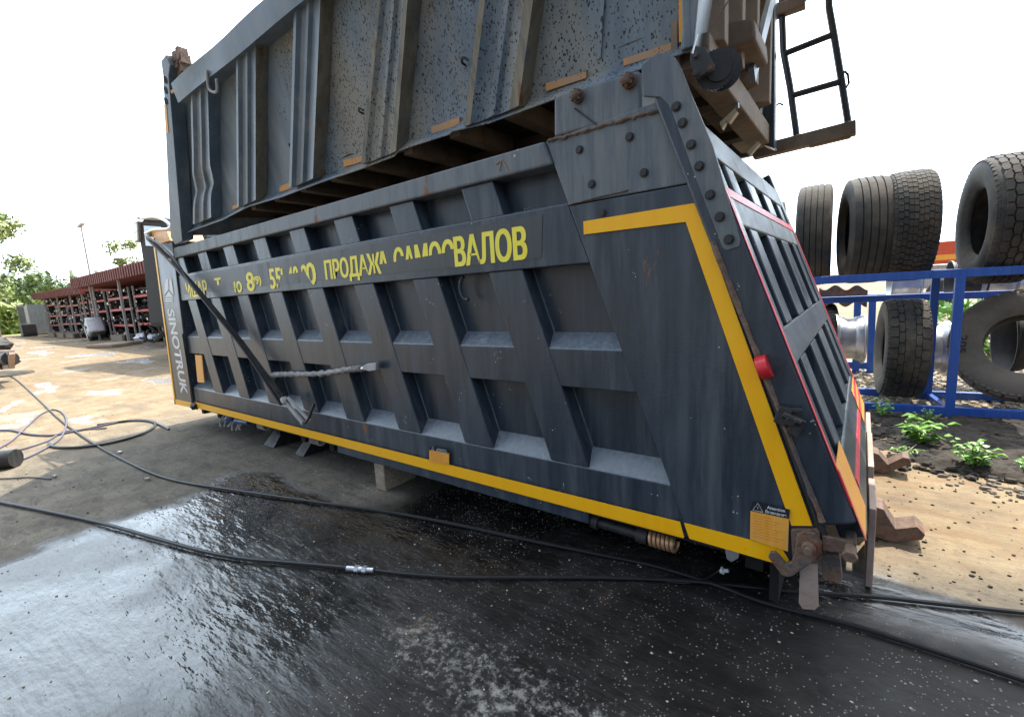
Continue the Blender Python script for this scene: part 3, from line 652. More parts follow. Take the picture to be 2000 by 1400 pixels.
vT = uv(500, 22)[1]; vt = uv(500, 90)[1]; vrb = .5 * (uv(450, 117)[1] + uv(580, 33)[1])
LEN = uR
bot = uvs([(368, 452), (430, 430), (480, 404), (545, 385), (620, 357), (700, 330), (765, 305), (772, 295), (800, 285), (873, 262), (878, 256), (950, 240), (1080, 192), (1200, 151), (1350, 95)])
D = .11
_a = uv(361, 470); _b = uv(339, 130); SH = (_b[0] - _a[0]) / (_b[1] - _a[1])
def skin(name, u0, u1, mat):
    lo = [b for b in bot if u0 < b[0] < u1]
    f = lambda u: np.interp(u, [b[0] for b in bot], [b[1] for b in bot])
    us = sorted(set([u0, u1] + [b[0] for b in lo] + list(np.linspace(u0, u1, 90))))
    m = MB(); rows = []
    vs = [0, .035, .06] + list(np.linspace(.14, 1.1, 15)) + [vrb + .05]
    grid = []
    for u in us:
        fb = f(u); col = []
        for j, dv in enumerate(vs):
            v = fb if j == 0 else fb + dv if j < 3 else fb + dv * 1.0
            if j == len(vs) - 1: v = vrb + .05
            w = -.02 if j == 0 else (-.085 if j == 1 else -D)
            if 3 <= j < len(vs) - 1: w += .006 * math.sin(u * 5.1 + v * 4) + .003 * math.sin(u * 11 + v * 2)
            col.append(A1 + (u + SH * max(0, v - .05) * (1 - u / LEN)) * eu + v * ev + w * nU)
        grid.append(col)
    b = 0
    for col in grid: m.v += [tuple(q) for q in col]
    n = len(vs)
    for i in range(len(grid) - 1):
        for j in range(n - 1): m.f.append((i * n + j, (i + 1) * n + j, (i + 1) * n + j + 1, i * n + j + 1)); m.mi.append(None)
    o = m.build(name, mat, UB, smooth=True)
    s = o.modifiers.new('solid', 'SOLIDIFY'); s.thickness = .008
    return o
usplit = uv(700, 200)[0]
skin('side_sheet', .12, LEN, paint_spotted)
# ribs: pressed three-fold posts; (bottom-left, bottom-right, top-left, top-right) pixels
tan_dirt = grimy('mud_washed_paint', (.15, .125, .085), (.27, .235, .17), .7, streak=(5, 5, .3), rust=(.26, .12, .05), rustlim=(.54, .66), dust=(.10, .115, .12), dustlim=(.5, .62), bump=.25)
RIBS = [((376, 432), (413, 424), (372, 178), (406, 152)), ((462, 400), (500, 390), (460, 104), (500, 74)), ((564, 350), (612, 348), (573, 15), (628, -25)),
        ((704, 322), (775, 292), (737, -10), (798, -10)), ((905, 246), (1015, 206), (935, -10), (1045, -10))]
for k, (bl, br, tl, tr) in enumerate(RIBS):
    a, b_, c, d = uvs([bl, br, tl, tr])
    def ext(p, q, v): t = (v - p[1]) / (q[1] - p[1]); return p[0] + (q[0] - p[0]) * t
    m = MB(); prof = [(0, -D), (.02, 0), (.14, .004), (.22, -.022), (.42, -.026), (.47, -.004), (.56, -.004), (.62, -.026), (.8, -.018), (.98, .0), (1.0, -D)]
    rows = 9 if k else 14; G = []
    vlow = min(a[1], b_[1])
    for j in range(rows + 1):
        v = vlow + (vrb + .01 - vlow) * j / rows
        ul, ur = ext(a, c, v), ext(b_, d, v); dent = 0
        if k == 0: dent = -.035 * math.exp(-((j / rows - .3) / .08) ** 2); ul += .004 * math.sin(j * .9)
        row = []
        for s_, w in prof: row.append(A1 + (ul + (ur - ul) * s_) * eu + v * ev + (w + (dent if w > -D else 0)) * nU)
        G.append(row)
    for row in G: m.v += [tuple(q) for q in row]
    n = len(prof)
    for j in range(rows):
        for i in range(n - 1): m.f.append((j * n + i, j * n + i + 1, (j + 1) * n + i + 1, (j + 1) * n + i)); m.mi.append(None)
    m.f.append(tuple(range(n))); m.mi.append(None)
    o = m.build('rib', paint_pale if k < 3 else paint_spotted, UB, smooth=True); o.data.materials.append(tan_dirt)
    for q_, pl_ in enumerate(o.data.polygons):
        if q_ < rows * (n - 1) and ((k >= 1 and q_ % (n - 1) == n - 2) or (k >= 3 and q_ % (n - 1) in (1, 4, 8))): pl_.material_index = 1
uq = uv(1147, 70)[0]
# seam / vertical crease near the rear end, rear edge post
m = MB(); pu(m, [(uq - .012, .12), (uq + .012, .12), (uq + .26, vrb), (uq + .24, vrb)], -D, -D + .008); m.build('sheet_seam', paint_spotted, UB)
m = MB(); pu(m, uvs([(1335, 98), (1352, 93), (1349, -5), (1332, -5)]), -D - .3, .012)
a = uv(1352, 93); pu(m, [(a[0] - .05, a[1]), (a[0] + .01, a[1]), (a[0] + .25, vrb + .1), (a[0] + .18, vrb + .1)], -D - .25, .01); m.build('rear_edge_post', paint_pale, UB, bevel=.006)
# top rail with dents
m = MB(); rows = []
for j in range(23):
    u = uv(344, 172)[0] + (LEN + .35 - uv(344, 172)[0]) * j / 22
    dn_ = .006 * math.sin(j * 1.7) + (-.02 if j in (2, 3) else 0)
    vb = vrb + .004 * math.sin(j * .9); vv = vrb + .165 + .006 * math.sin(j * 1.1)
    rows.append([A1 + u * eu + vb * ev + (-D - .05) * nU, A1 + u * eu + vb * ev + .035 * nU, A1 + u * eu + (vb + vv) / 2 * ev + (.035 + dn_) * nU, A1 + u * eu + vv * ev + .03 * nU, A1 + u * eu + (vv) * ev + (-D - .05) * nU])
for r_ in rows: m.v += [tuple(q) for q in r_]
for i in range(22):
    for j in range(5): m.f.append((i * 5 + j, i * 5 + (j + 1) % 5, (i + 1) * 5 + (j + 1) % 5, (i + 1) * 5 + j)); m.mi.append(None)
m.f += [(0, 1, 2, 3, 4), (110, 111, 112, 113, 114)]; m.mi += [None, None]
m.build('top_rail', paint_pale, UB, smooth=True)
# front post with holes and a torn rusty top
FP = pu(MB(), uvs([(347, 477), (361, 470), (336, 150), (339, 128), (331, 108), (321, 120), (325, 150), (338, 462)]), -.10, .03).build('front_post', paint_pale, UB, bevel=.005)
m = MB()
for px, py in ((330, 157), (330.5, 177), (331, 198)):
    p = onP(px, py, PU) + nU * .031; m.cyl(p, p + nU * .002, .032, 14)
m.build('post_hole', blacks, FP)
m = MB()
for px, py, r_ in ((337, 112, .04), (344, 106, .05), (349, 116, .035), (341, 122, .05), (350, 130, .05)):
    p = onP(px, py, PU) - nU * .05; m.obox(p, (.03, 0, 0), (0, .04, 0), np.array((0, 0, 1)) * r_)
m.build('torn_bracket', rusty, FP)
pu(MB(), uvs([(337, 128), (352, 122), (354, 158), (338, 166)]), -.12, -.04).build('post_gusset', brown, UB)
pu(MB(), uvs([(327.5, 205), (332, 205), (336, 260), (331, 260)]), .031, .034).build('side_marker', orange, FP)
# orange markers
for l in ([(342, 184), (361, 170), (361, 164), (340, 178)], [(437, 412), (454, 406), (454, 399), (437, 404)], [(368, 438), (378, 435), (378, 427), (368, 430)], [(528, 378), (557, 368), (556, 356), (528, 366)],
          [(653, 328), (691, 317), (690, 305), (652, 315)], [(825, 262), (880, 244), (879, 229), (824, 248)], [(1050, 177), (1130, 150), (1130, 137), (1050, 161)], [(1205, 126), (1310, 92), (1310, 75), (1204, 112)]):
    sm = l[0][0] < 350
    c = [(a[0], a[1]) for a in uvs(l)]
    w = .036 if l[0][1] < 200 and sm else -D + .022
    pu(MB(), c, w - .03, w - .003).build('side_marker', worn_orange, UB)
pu(MB(), uvs([(1316, 78), (1338, 74), (1338, -10), (1315, -10)]), -D, -D + .02).build('side_marker', orange, UB)
# hooks
def hookpath(px, py, s=.05):
    p = onP(px, py, PU) - nU * (D - .01); return [p, p + nU * .03 + ev * s * .3, p + nU * .045 + ev * s * .6 + eu * s * .5, p + nU * .04 + ev * s * .1 + eu * s * 1.1]
for px, py in ((553, 290), (452, 340), (688, 222), (889, 125)):
    m = MB(); m.tube(smooth_path(hookpath(px, py), 5), .007, 6); m.build('rope_hook', blacksteel, UB, smooth=True)
m = MB(); P = [onP(x, y, PU) + nU * .04 for x, y in ((414, 138), (416, 170), (424, 180), (433, 178), (432, 155))]
m.tube(smooth_path(P, 5), .012, 7); m.build('lifting_loop', galv, UB, smooth=True)
# underside: floor plate and crossmembers, far side
yb = 2.30
def off(p, dy, dz=0): return tuple(np.array(p) + np.array((0, dy, dz)))
pb0 = A1 + .10 * eu + (bot[0][1]) * ev; pb1 = A1 + LEN * eu + bot[-1][1] * ev
m = MB(); zz = .16
q0, q1 = pb0 + np.array((.0, .08, zz)), pb1 + np.array((0, .08, zz)); sk_ = np.array((1.6, 0, 0)); m.hexa([q0, q1, off(q1, yb), off(q0 + sk_, yb), off(q0, 0, .03), off(q1, 0, .03), off(q1, yb, .03), off(q0 + sk_, yb, .03)])
m.build('floor', under, UB)
m = MB()
for k in range(3, 13):
    t = (k + .5) / 13; p = pb0 + (pb1 - pb0) * t + np.array((0, .10, .03)); m.hexa([off(p, 0), off(p + np.array((.09, 0, 0)), 0), off(p + np.array((.09, 0, 0)), yb - .1), off(p, yb - .1)] + [off(q, 0, .12) for q in (p, p + np.array((.09, 0, 0)))] + [off(p + np.array((.09, 0, 0)), yb - .1, .12), off(p, yb - .1, .12)])
m.build('floor_crossmember', brown, UB)
m = MB(); m.bar(off(pb0, .75, .04), off(pb1, .75, .04), .12, .14); m.bar(off(pb0, 1.6, .04), off(pb1, 1.6, .04), .12, .14); m.build('floor_runner', under, UB)
p0 = np.array(off(pb0, yb)) + np.array((1.9, 0, 0)); p1 = np.array(off(pb1, yb)); m = MB(); m.hexa([p0, p1, off(p1, .05), off(p0, .05), off(p0, -.0, 1.25), off(p1, -.0, 1.25), off(p1, .05, 1.25), off(p0, .05, 1.25)]); m.build('far_side_wall', paint_pale, UB)
q = np.array(off(pb0, .06)); dq = np.array((1.5, 2.1, 0)); ux = np.array((.06, 0, 0)); hh = np.array((1.15, -.2, 1.25))
m = MB(); m.hexa([q, q + ux, q + dq + ux, q + dq, q + hh, q + hh + ux, q + hh + dq + ux, q + hh + dq]); m.build('front_wall', paint_pale, UB)

# rear frame of the upper body: corrugated brown wall with V-posts, box beam, winch, far post and ladder
XR = -.74
m = MB(); m.box(XR - .03, XR, 2.40, 4.35, 2.62, 4.2); m.build('rear_wall', brown, UB)
for (ya, zb_) in ((2.62, 2.72), (3.02, 2.74), (3.45, 2.78), (3.95, 2.80)):
    m = MB(); m.prism([(ya - .17, XR), (ya - .05, XR + .17), (ya + .03, XR + .17), (ya + .12, XR)], (0, 0, zb_), (0, 1, 0), (1, 0, 0), (0, 0, 1), 0, 1.5)
    m.build('rear_post', brown, UB, bevel=.006)
m = MB(); m.bar((XR + .06, 2.45, 2.66), (XR + .06, 4.3, 2.66), .14, .14); m.build('rear_sill', brown, UB, bevel=.01)
for (ya, za, yb_, zb_) in ((2.5, 3.0, 3.1, 3.9), (3.2, 2.75, 3.9, 3.5), (3.3, 3.7, 2.7, 4.2)):
    m = MB(); m.bar((XR + .18, ya, za), (XR + .18, yb_, zb_), .09, .03, (1, 0, 0)); m.build('diagonal_brace', paint_pale, UB)
m = MB()
for l, Y in (([(1405, 240), (1435, 212), (1440, 218), (1424, 240), (1418, 236), (1410, 252)], 2.62), ([(1458, 298), (1480, 276), (1484, 280), (1464, 304)], 3.2)):
    m.pxz(xz(l, Y), Y, Y + .04)
m.build('bent_flange', grimy('pale_edge', (.45, .34, .2), (.5, .4, .25), .7), UB)
BBm = MB().pxz(xz([(1362, 50), (1473, 34), (1477, 76), (1425, 96), (1364, 112)], 2.9), 2.9, 3.30)
BBm.build('box_beam', brown, UB, bevel=.015)
m = MB(); m.pxz(xz([(1490, -40), (1513, -40), (1513, 290), (1490, 282)], 4.2), 4.2, 4.32); m.build('far_corner_post', paint, UB, bevel=.01)
m = MB(); m.pxz(xz([(1477, -40), (1485, -40), (1485, 270), (1477, 240)], 4.0), 4.0, 4.06); m.pxz(xz([(1425, -40), (1432, -40), (1432, 36), (1425, 36)], 3.4), 3.4, 3.45); m.pxz(xz([(1440, -40), (1448, -40), (1448, 36), (1440, 36)], 3.4), 3.4, 3.45)
m.pxz(xz([(1432, 125), (1440, 125), (1442, 210), (1434, 212)], 3.1), 3.1, 3.13)
m.build('upright_strip', paint_pale, UB)
m = MB(); m.pxz(xz([(1352, -20), (1362, -20), (1362, 80), (1366, 98), (1354, 95)], 2.40), 2.36, 2.38); m.build('tail_flange', paint_pale, UB, bevel=.003)
MB().hexa([(-.5, 2.35, 4.25), (1.75, 2.35, 4.45), (1.75, 5.1, 4.45), (-.5, 5.1, 4.25), (-.5, 2.35, 4.32), (1.75, 2.35, 4.52), (1.75, 5.1, 4.52), (-.5, 5.1, 4.32)]).build('shade_panel', paint_pale, UB)  # added panel above the view, there to shade the ground at lower right
# winch
WB = MB().pxz(xz([(1351, 102), (1360, 93), (1380, 96), (1397, 130), (1394, 138), (1366, 156), (1358, 150), (1350, 122)], 2.28), 2.26, 2.285).build('winch', blacksteel, UB, bevel=.004)
c = onY(1405, 136, 2.36)
def disc(m, c, r, th, teeth=0):
    n = teeth * 2 if teeth else 28
    pts = [((r * (1 if (not teeth or i % 2) else .93)) * math.cos(2 * math.pi * i / n), (r * (1 if (not teeth or i % 2) else .93)) * math.sin(2 * math.pi * i / n)) for i in range(n)]
    ax = np.array((.30, -.92, -.1)); ax /= np.linalg.norm(ax); a = np.cross(ax, (0, 0, 1)); a /= np.linalg.norm(a); b = np.cross(ax, a)
    m.prism(pts, c, a, b, ax, -th / 2, th / 2)
m = MB(); disc(m, onY(1396, 138, 2.33), .082, .018, 36); m.build('winch_gear', blacksteel, WB)
m = MB(); disc(m, onY(1408, 137, 2.39), .088, .012); disc(m, onY(1402, 138, 2.36), .055, .09); m.build('winch_drum', blacksteel, WB, smooth=True)
m = MB()
for px, py in ((1359, 109), (1388, 134), (1359, 144)):
    m = MB(); boltz(m, onY(px, py, 2.26), .011, .014); m.build('winch_bolt', rusty, WB)
m = MB(); m.tube(smooth_path([onY(x, y, 2.3) for x, y in ((1378, 88), (1388, 55), (1405, 28), (1432, -10))], 6), .0035, 5); m.build('winch_cable', rusty, WB, smooth=True)
m = MB(); m.tube(smooth_path([onY(x, y, 2.15) for x, y in ((1352, 105), (1358, 82), (1362, 68))], 5), .004, 5); m.build('winch_wire', silver, WB)
# ladder and its carrier beams, behind the far corner
LD = thing('tmp', None, None); bpy.data.objects.remove(LD)
YL = 4.55
def pl(x, y): return onY(x, y, YL)
LBm = MB(); LBm.bar(pl(1472, 300), pl(1672, 250), .10, .10); LBm.bar(pl(1580, 283), pl(1662, 263), .06, .05)
lb = LBm.build('ladder_beam', brown, UB, bevel=.008)
LBm = MB(); LBm.bar(pl(1465, 42), pl(1573, 3), .09, .09); LBm.build('ladder_beam', brown, UB, bevel=.008)
LDD = MB()
for l in (((1527, -40), (1527, 20), (1530, 100), (1543, 170), (1556, 266)), ((1619, -40), (1619, 15), (1629, 70), (1643, 155), (1657, 244))):
    LDD.tube([tuple(pl(*q)) for q in l], .024, 8)
ld = LDD.build('ladder', blacksteel, UB, smooth=True)
for a, b_ in (((1531, 106), (1627, 68)), ((1544, 188), (1642, 160)), ((1528, 14), (1620, -22))):
    m = MB(); m.cyl(pl(*a), pl(*b_), .024, 8); m.build('rung', blacksteel, ld, smooth=True)
m = MB(); m.tube([tuple(pl(*q)) for q in ((1641, 143), (1650, 140), (1656, 146), (1658, 163), (1653, 171), (1645, 170))], .009, 6); m.tube([tuple(pl(*q)) for q in ((1514, 208), (1522, 202), (1530, 206))], .008, 6); m.build('ladder_catch', blacksteel, ld)

# ------------------------------------------------------------------ supports and clutter round the bodies
def block(name, mat, label, cat, l, Y0_, Y1_, group=None, bev=.008):
    P = xz(l, Y0_); b = (sum(p[0] for p in P) / len(P), (Y0_ + Y1_) / 2, 0)
    o = MB().pxz(P, Y0_, Y1_).build(name, mat, None, bevel=bev, base=b); return tag(o, label, cat, group)
a = onZ(735, 955); b_ = onZ(766, 953)
o = MB().obox(((a[0] + b_[0]) / 2, 2.40, .118), (.065, 0, 0), (0, .17, 0), (0, 0, .118)).build('timber_block', woodm, None, bevel=.008, base=(-3.17, 2.4, 0))
tag(o, 'worn wooden block standing under the skirt of the lower body', 'block')
def chock(px0, px1, label, pyb, tilt):
    a = onZ(px0, pyb); b_ = onZ(px1, pyb); x0, x1 = a[0], b_[0]; y = (a[1] + b_[1]) / 2
    t = thing('steel_chock', label, 'chock', ((x0 + x1) / 2, y + .1, 0), 'steel chocks under the lower body')
    m = MB(); m.hexa([(x0, y, 0), (x1, y, 0), (x1 + .02, y + .34, 0), (x0 + .02, y + .34, 0), (x0 + .10, y + .15, .22), (x1 + tilt, y + .15, .22), (x1 + tilt, y + .18, .22), (x0 + .1, y + .18, .22)])
    m.build('wedge', blacksteel, t, bevel=.006)
    m = MB(); m.bar((x0 + .02, y + .12, .235), (x1 + tilt + .03, y + .12, .235), .05, .035); m.build('top_plate', rusty, t, bevel=.004)
    m = MB(); m.cyl((x0 - .02, y + .10, .25), (x0 + .2, y + .1, .262), .014, 8); m.build('bar_end', galv, t)
chock(503, 545, 'black steel chock left of the other one, under the yellow stripe', 872, .02)
chock(566, 600, 'black steel chock nearer to the skirt, with a bright bar end', 890, .06)
# rusty ram plates below the tailgate
for (y0, y1, z1, lab) in ((2.72, 3.22, .42, 'rust brown plate standing under the tailgate, nearest of the upright plates'), (3.35, 4.15, .42, 'rust brown plate standing under the tailgate between the two others'), (4.3, 5.0, .36, 'rust brown plate standing under the tailgate, farthest of the upright plates')):
    o = MB().prism([(y0, .02), (y0 + .04, z1), (y1 - .03, z1), (y1, z1 - .05), (y1, .02)], (0, 0, 0), (0, 1, 0), (0, 0, 1), (1, 0, 0), .075, .105).build('steel_plate', rustp, None, bevel=.004, base=(.09, (y0 + y1) / 2, 0))
    tag(o, lab, 'plate', 'plates under the tailgate')
for (Y, l, lab) in ((3.30, [(1705, 1005), (1725, 1012), (1738, 1035), (1748, 1050), (1772, 1048), (1790, 1046), (1806, 1062), (1800, 1072), (1770, 1074), (1740, 1076), (1700, 1062)], 'bent steel bracket lying on the ground, nearer one beside the tailgate'),
                    (4.45, [(1704, 888), (1716, 892), (1726, 904), (1734, 912), (1764, 898), (1776, 900), (1780, 910), (1745, 924), (1725, 930), (1704, 925)], 'bent steel bracket lying on the ground, farther one lit by the sun')):
    P = xz(l, Y); zm = min(p[1] for p in P); P = [(p[0], p[1] - zm + .004) for p in P]
    o = MB().pxz(P, Y, Y + .16).build('bent_bracket', rusty, None, bevel=.004, base=(P[0][0], Y, 0)); tag(o, lab, 'bracket', 'bent brackets by the tailgate')

# ------------------------------------------------------------------ hoses and cables
def hose_thing(name, label, cat, pix, r, mat, z=None, group=None, n=8, lift=None):
    P = []
    for i, (x, y) in enumerate(pix):
        zz = r + .004 + (lift[i] if lift else 0); P.append(onZ(x, y, zz))
    P = smooth_path(P, n)
    o = MB().tube(P, r, 8).build(name, mat, None, smooth=True, base=tuple(P[len(P) // 2] * np.array((1, 1, 0)))); return tag(o, label, cat, group)
h1 = thing('pressure_hose', 'thick black hose with silver coupling crossing the wet concrete in front', 'hose', tuple(onZ(700, 1112)))
P = smooth_path([onZ(x, y, .02) for x, y in ((-60, 966), (0, 980), (100, 1000), (200, 1022), (300, 1050), (400, 1077), (480, 1091), (560, 1098), (640, 1105), (682, 1109))], 8)
MB().tube(P, .0135, 8).build('hose_run', hose, h1, smooth=True)
P = smooth_path([onZ(x, y, .016) for x, y in ((728, 1113), (800, 1121), (900, 1127), (1050, 1127), (1200, 1128), (1330, 1133), (1420, 1141), (1560, 1155), (1700, 1164), (1850, 1180), (2040, 1200))], 8)
MB().tube(P, .0105, 8).build('hose_run', hose, h1, smooth=True)
a = onZ(678, 1109, .022); b_ = onZ(730, 1113, .022); m = MB(); m.cyl(a, a + (b_ - a) * .35, .017, 10); m.cyl(a + (b_ - a) * .3, a + (b_ - a) * .45, .022, 6); m.cyl(a + (b_ - a) * .45, a + (b_ - a) * .62, .018, 10); m.cyl(a + (b_ - a) * .6, a + (b_ - a) * .75, .023, 6); m.cyl(a + (b_ - a) * .75, b_, .016, 10)
m.build('coupling', silver, h1, smooth=True)
hose_thing('air_hose', 'long thin black hose running from the left edge past the bodies to the lower right', 'hose', [(-30, 726), (0, 728), (12, 732), (30, 740), (70, 775), (118, 820), (180, 864), (240, 897), (300, 925), (360, 942), (450, 956), (600, 978), (760, 1000), (900, 1026), (1020, 1052), (1150, 1078), (1280, 1105), (1400, 1142), (1500, 1178), (1650, 1216), (1800, 1262), (2040, 1340)], .0115, hose, n=8)
hose_thing('air_hose', 'thin cable end with white plug beside the hanging rusty plate', 'cable', [(1250, 1126), (1330, 1138), (1372, 1132), (1395, 1120), (1408, 1112)], .005, hose, lift=[0, 0, .0, .03, .06])
p = onZ(1411, 1114, .07); m = MB(); m.sphere(p, .016, (1, 1, 1), .3); m.cyl(p, p + np.array((.03, 0, .01)), .010, 8); tag(m.build('plug', white, None, base=tuple(p)), 'small white plug at the end of the thin cable', 'plug')
hose_thing('hose_loop', 'black hose loop lying half in the shadow on the left', 'hose', [(330, 838), (305, 826), (280, 821), (240, 823), (190, 833), (130, 845), (100, 850), (60, 848), (20, 840), (-30, 842)], .014, purple)
hose_thing('hose_loop', 'black hose bow curving right to the edge of the shade', 'hose', [(95, 865), (105, 872), (130, 874), (170, 872), (220, 864), (270, 850), (298, 836), (304, 829), (298, 823), (270, 820), (232, 824), (190, 830)], .016, hose)
hose_thing('hose_loop', 'thin violet hose arching up in a loop beside the coiled hoses', 'hose', [(-30, 890), (20, 862), (50, 835), (75, 812), (100, 800), (120, 804), (130, 820), (126, 842), (110, 862), (60, 890), (0, 912)], .012, purple, lift=[0] * 11)
hose_thing('hose_loop', 'bright thin hose lying towards the lower left edge', 'hose', [(-20, 892), (40, 878), (90, 862), (110, 850), (125, 843), (170, 838), (208, 836)], .011, purple)
hose_thing('hose_loop', 'thin cable lying on sunlit dirt near the shade edge', 'cable', [(-20, 935), (20, 934), (60, 932), (100, 935)], .007, hose)
p = onZ(3, 897, .1); m = MB(); m.cyl(p + np.array((-.08, -.1, 0)), p + np.array((.1, .1, 0)), .1, 14); tag(m.build('hose_reel', blacksteel, None, base=(p[0], p[1], 0), smooth=True), 'dark round hose reel at the left edge', 'reel')
for px, py, lab in ((234, 882, 'small white scrap beside the thin hose'), (288, 934, 'small pale pebble in the shade left of the wet patch'), (107, 929, 'small dark stone at the shade edge')):
    p = onZ(px, py, .02); m = MB(); m.obox(p, (.028, .008, 0), (-.004, .014, 0), (.004, .0, .008)); tag(m.build('debris_piece', white if py < 900 else stonem, None, base=(p[0], p[1], 0), bevel=.004), lab, 'debris')

# ------------------------------------------------------------------ tyre rack and tyres
RD = np.array((1.0, .145, 0)); RD /= np.linalg.norm(RD); RN = np.array((-RD[1], RD[0], 0))
RO = np.array((.80, 6.55, 0))
def rp(a, b, z): return RO + RD * a + RN * b + np.array((0, 0, z))
RK = thing('tyre_rack', 'blue painted steel tyre rack with rails and posts behind the tailgate', 'rack', tuple(rp(0, .4, 0)))
for nm, z, b in (('top_rail', 1.50, 0), ('top_rail', 1.50, .78), ('bottom_rail', .06, 0), ('bottom_rail', .06, .78), ('middle_rail', 1.20, 1.4)):
    MB().bar(rp(-2.2, b, z), rp(3.5, b, z), .06, .085).build(nm, blue, RK, bevel=.004)
for a, b in ((.0, 0), (.0, .78), (-1.9, 0), (2.3, 0), (2.3, .78)):
    MB().bar(rp(a, b, .0), rp(a, b, 1.46), .075, .075, (0, 1, 0)).build('post', blue, RK, bevel=.004)
MB().bar(rp(0, .04, 1.50), rp(0, .74, 1.50), .05, .05).build('cross_rail', blue, RK)
MB().bar(rp(0, .04, .06), rp(0, .74, .06), .05, .05).build('cross_rail', blue, RK)
RK2 = thing('tyre_rack', 'second blue rack farther back behind the upright tyre', 'rack', (0, 9.0, 0))
for x in (-.02, .16): MB().bar((x, 8.9, 0), (x - .02, 8.9, 1.2), .09, .09, (0, 1, 0)).build('post', blue, RK2)
MB().bar((-1.2, 8.9, .12), (.9, 8.9, .12), .08, .1).build('bottom_rail', blue, RK2); MB().bar((-1.2, 8.9, 1.16), (3.2, 9.1, 1.16), .08, .1).build('top_rail', blue, RK2)

def make_tyre(name, Rr, Wd, kind, label, loc, rot, mat=rubber, group='tyres on the rack'):
    t = thing(name, label, 'tyre', loc, group); t.rotation_euler = rot
    h = Wd / 2; rb = Rr * .535; tr = Rr - (.016 if kind != 'ribbed' else 0)
    crown = lambda x: tr - .10 * Rr * (abs(x) / h) ** 4 * .45
    prof = [(-h * .66, rb - .01), (-h * .74, rb), (-h * .78, rb + .02), (-h * .93, rb + .10 * Rr), (-h * 1.0, rb + .22 * Rr), (-h * .97, rb + .34 * Rr), (-h * .90, crown(h * .9) - .012), (-h * .84, crown(h * .84))]
    if kind == 'ribbed':
        for gx in (-.50, -.17, .17, .50):
            for d_, r_ in ((-.030, 0), (-.022, -.014), (.022, -.014), (.030, 0)): prof.append((h * (gx + d_), crown(h * gx) + r_))
    else:
        for gx in (-.6, -.3, 0, .3, .6): prof.append((h * gx, crown(h * gx)))
    prof += [(h * .84, crown(h * .84)), (h * .90, crown(h * .9) - .012), (h * .97, rb + .34 * Rr), (h * 1.0, rb + .22 * Rr), (h * .93, rb + .10 * Rr), (h * .78, rb + .02), (h * .74, rb), (h * .66, rb - .01),
             (h * .62, rb + .03), (h * .80, rb + .15 * Rr), (h * .86, Rr * .82), (h * .74, Rr - .06), (0, Rr - .05), (-h * .74, Rr - .06), (-h * .86, Rr * .82), (-h * .80, rb + .15 * Rr), (-h * .62, rb + .03)]
    m = MB(); m.lathe(prof, 72); 
    cs = m.build('casing', mat, None, smooth=True); cs.parent = t
    def blk(m, pts, r0, r1, jit=0):   # pts: (x, theta)
        n = len(pts); b = len(m.v)
        for rr in (r0, r1):
            for x, a in pts:
                q = crown(x) - tr + rr; m.v.append((x, q * math.cos(a), q * math.sin(a)))
        m.f.append(tuple(range(b + n, b + 2 * n))); m.mi.append(None)
        for i in range(n): j = (i + 1) % n; m.f.append((b + i, b + j, b + n + j, b + n + i)); m.mi.append(None)
    if kind in ('hex', 'brick', 'lug'):
        m = MB()
        if kind == 'hex':
            cols = [(-.66, -.42, 34), (-.38, -.14, 34), (-.10, .10, 34), (.14, .38, 34), (.42, .66, 34)]; cols = [(a, b, n) for a, b, n in cols]
            for ci, (xa, xb, n) in enumerate(cols):
                st = 2 * math.pi / n
                for k in range(n):
                    c = (k + .5 * (ci % 2)) * st; g = st * .44; q = .03
                    blk(m, [(h * (xa + q), c - g), (h * (xb - q), c - g), (h * (xb + .015), c), (h * (xb - q), c + g), (h * (xa + q), c + g), (h * (xa - .015), c)], tr - .002, tr + .016)
        elif kind == 'brick':
            n = 52; st = 2 * math.pi / n
            for ci in range(8):
                xa = -.80 + ci * .20; xb = xa + .185; sh = .35 * math.sin(ci * 1.3)
                for k in range(n):
                    c = (k + sh + .5 * (ci % 2)) * st; g = st * .40
                    blk(m, [(h * xa, c - g), (h * xb, c - g + .01), (h * xb, c + g + .01), (h * xa, c + g)], tr - .002, tr + .013)
        else:
            n = 30; st = 2 * math.pi / n
            for (xa, xb, sh, w) in ((-.80, -.50, 0, .40), (-.46, -.24, .5, .42), (-.20, .20, .25, .465), (.24, .46, .75, .42), (.50, .80, .1, .40)):
                for k in range(n):
                    c = (k + sh) * st; g = st * w; q = .03
                    blk(m, [(h * xa, c - g), (h * (xa + xb) / 2, c - g - .01), (h * xb, c - g), (h * (xb + .015), c), (h * xb, c + g), (h * (xa + xb) / 2, c + g + .01), (h * xa, c + g), (h * (xa - .015), c)], tr - .002, tr + .016)
        # shoulder lugs
        n2 = 60
        for k in range(n2):
            c = k * 2 * math.pi / n2; g = math.pi / n2 * .62
            for s_ in (-1, 1): blk(m, [(s_ * h * .82, c - g), (s_ * h * .925, c - g), (s_ * h * .925, c + g), (s_ * h * .82, c + g)], tr - .03, tr + .002)
        o = m.build('tread_blocks', mat, None); o.parent = t
    return t
rz = math.atan2(RD[1], RD[0])
def top_tyre(px, W_, kind, label, yaw=0, Rr=.62, z=2.05, mat=rubber, Y=7.15):
    p = onY(px, 450, Y); return make_tyre('tyre', Rr, W_, kind, label, (p[0], Y, z), (random.uniform(0, 6) if False else .1, 0, rz + yaw), mat)
top_tyre(1500, .40, 'brick', 'tyre at the far left of the top row, mostly hidden by the tailgate', 0, .55, 2.0)
top_tyre(1591, .37, 'ribbed', 'narrow grooved tyre in the top row beside the tailgate, left of the wider grooved one', -.10)
top_tyre(1687, .42, 'ribbed', 'wide grooved tyre in the top row with sun on its left shoulder', .02)
top_tyre(1768, .41, 'brick', 'block patterned tyre in the top row left of the gap', -.02)
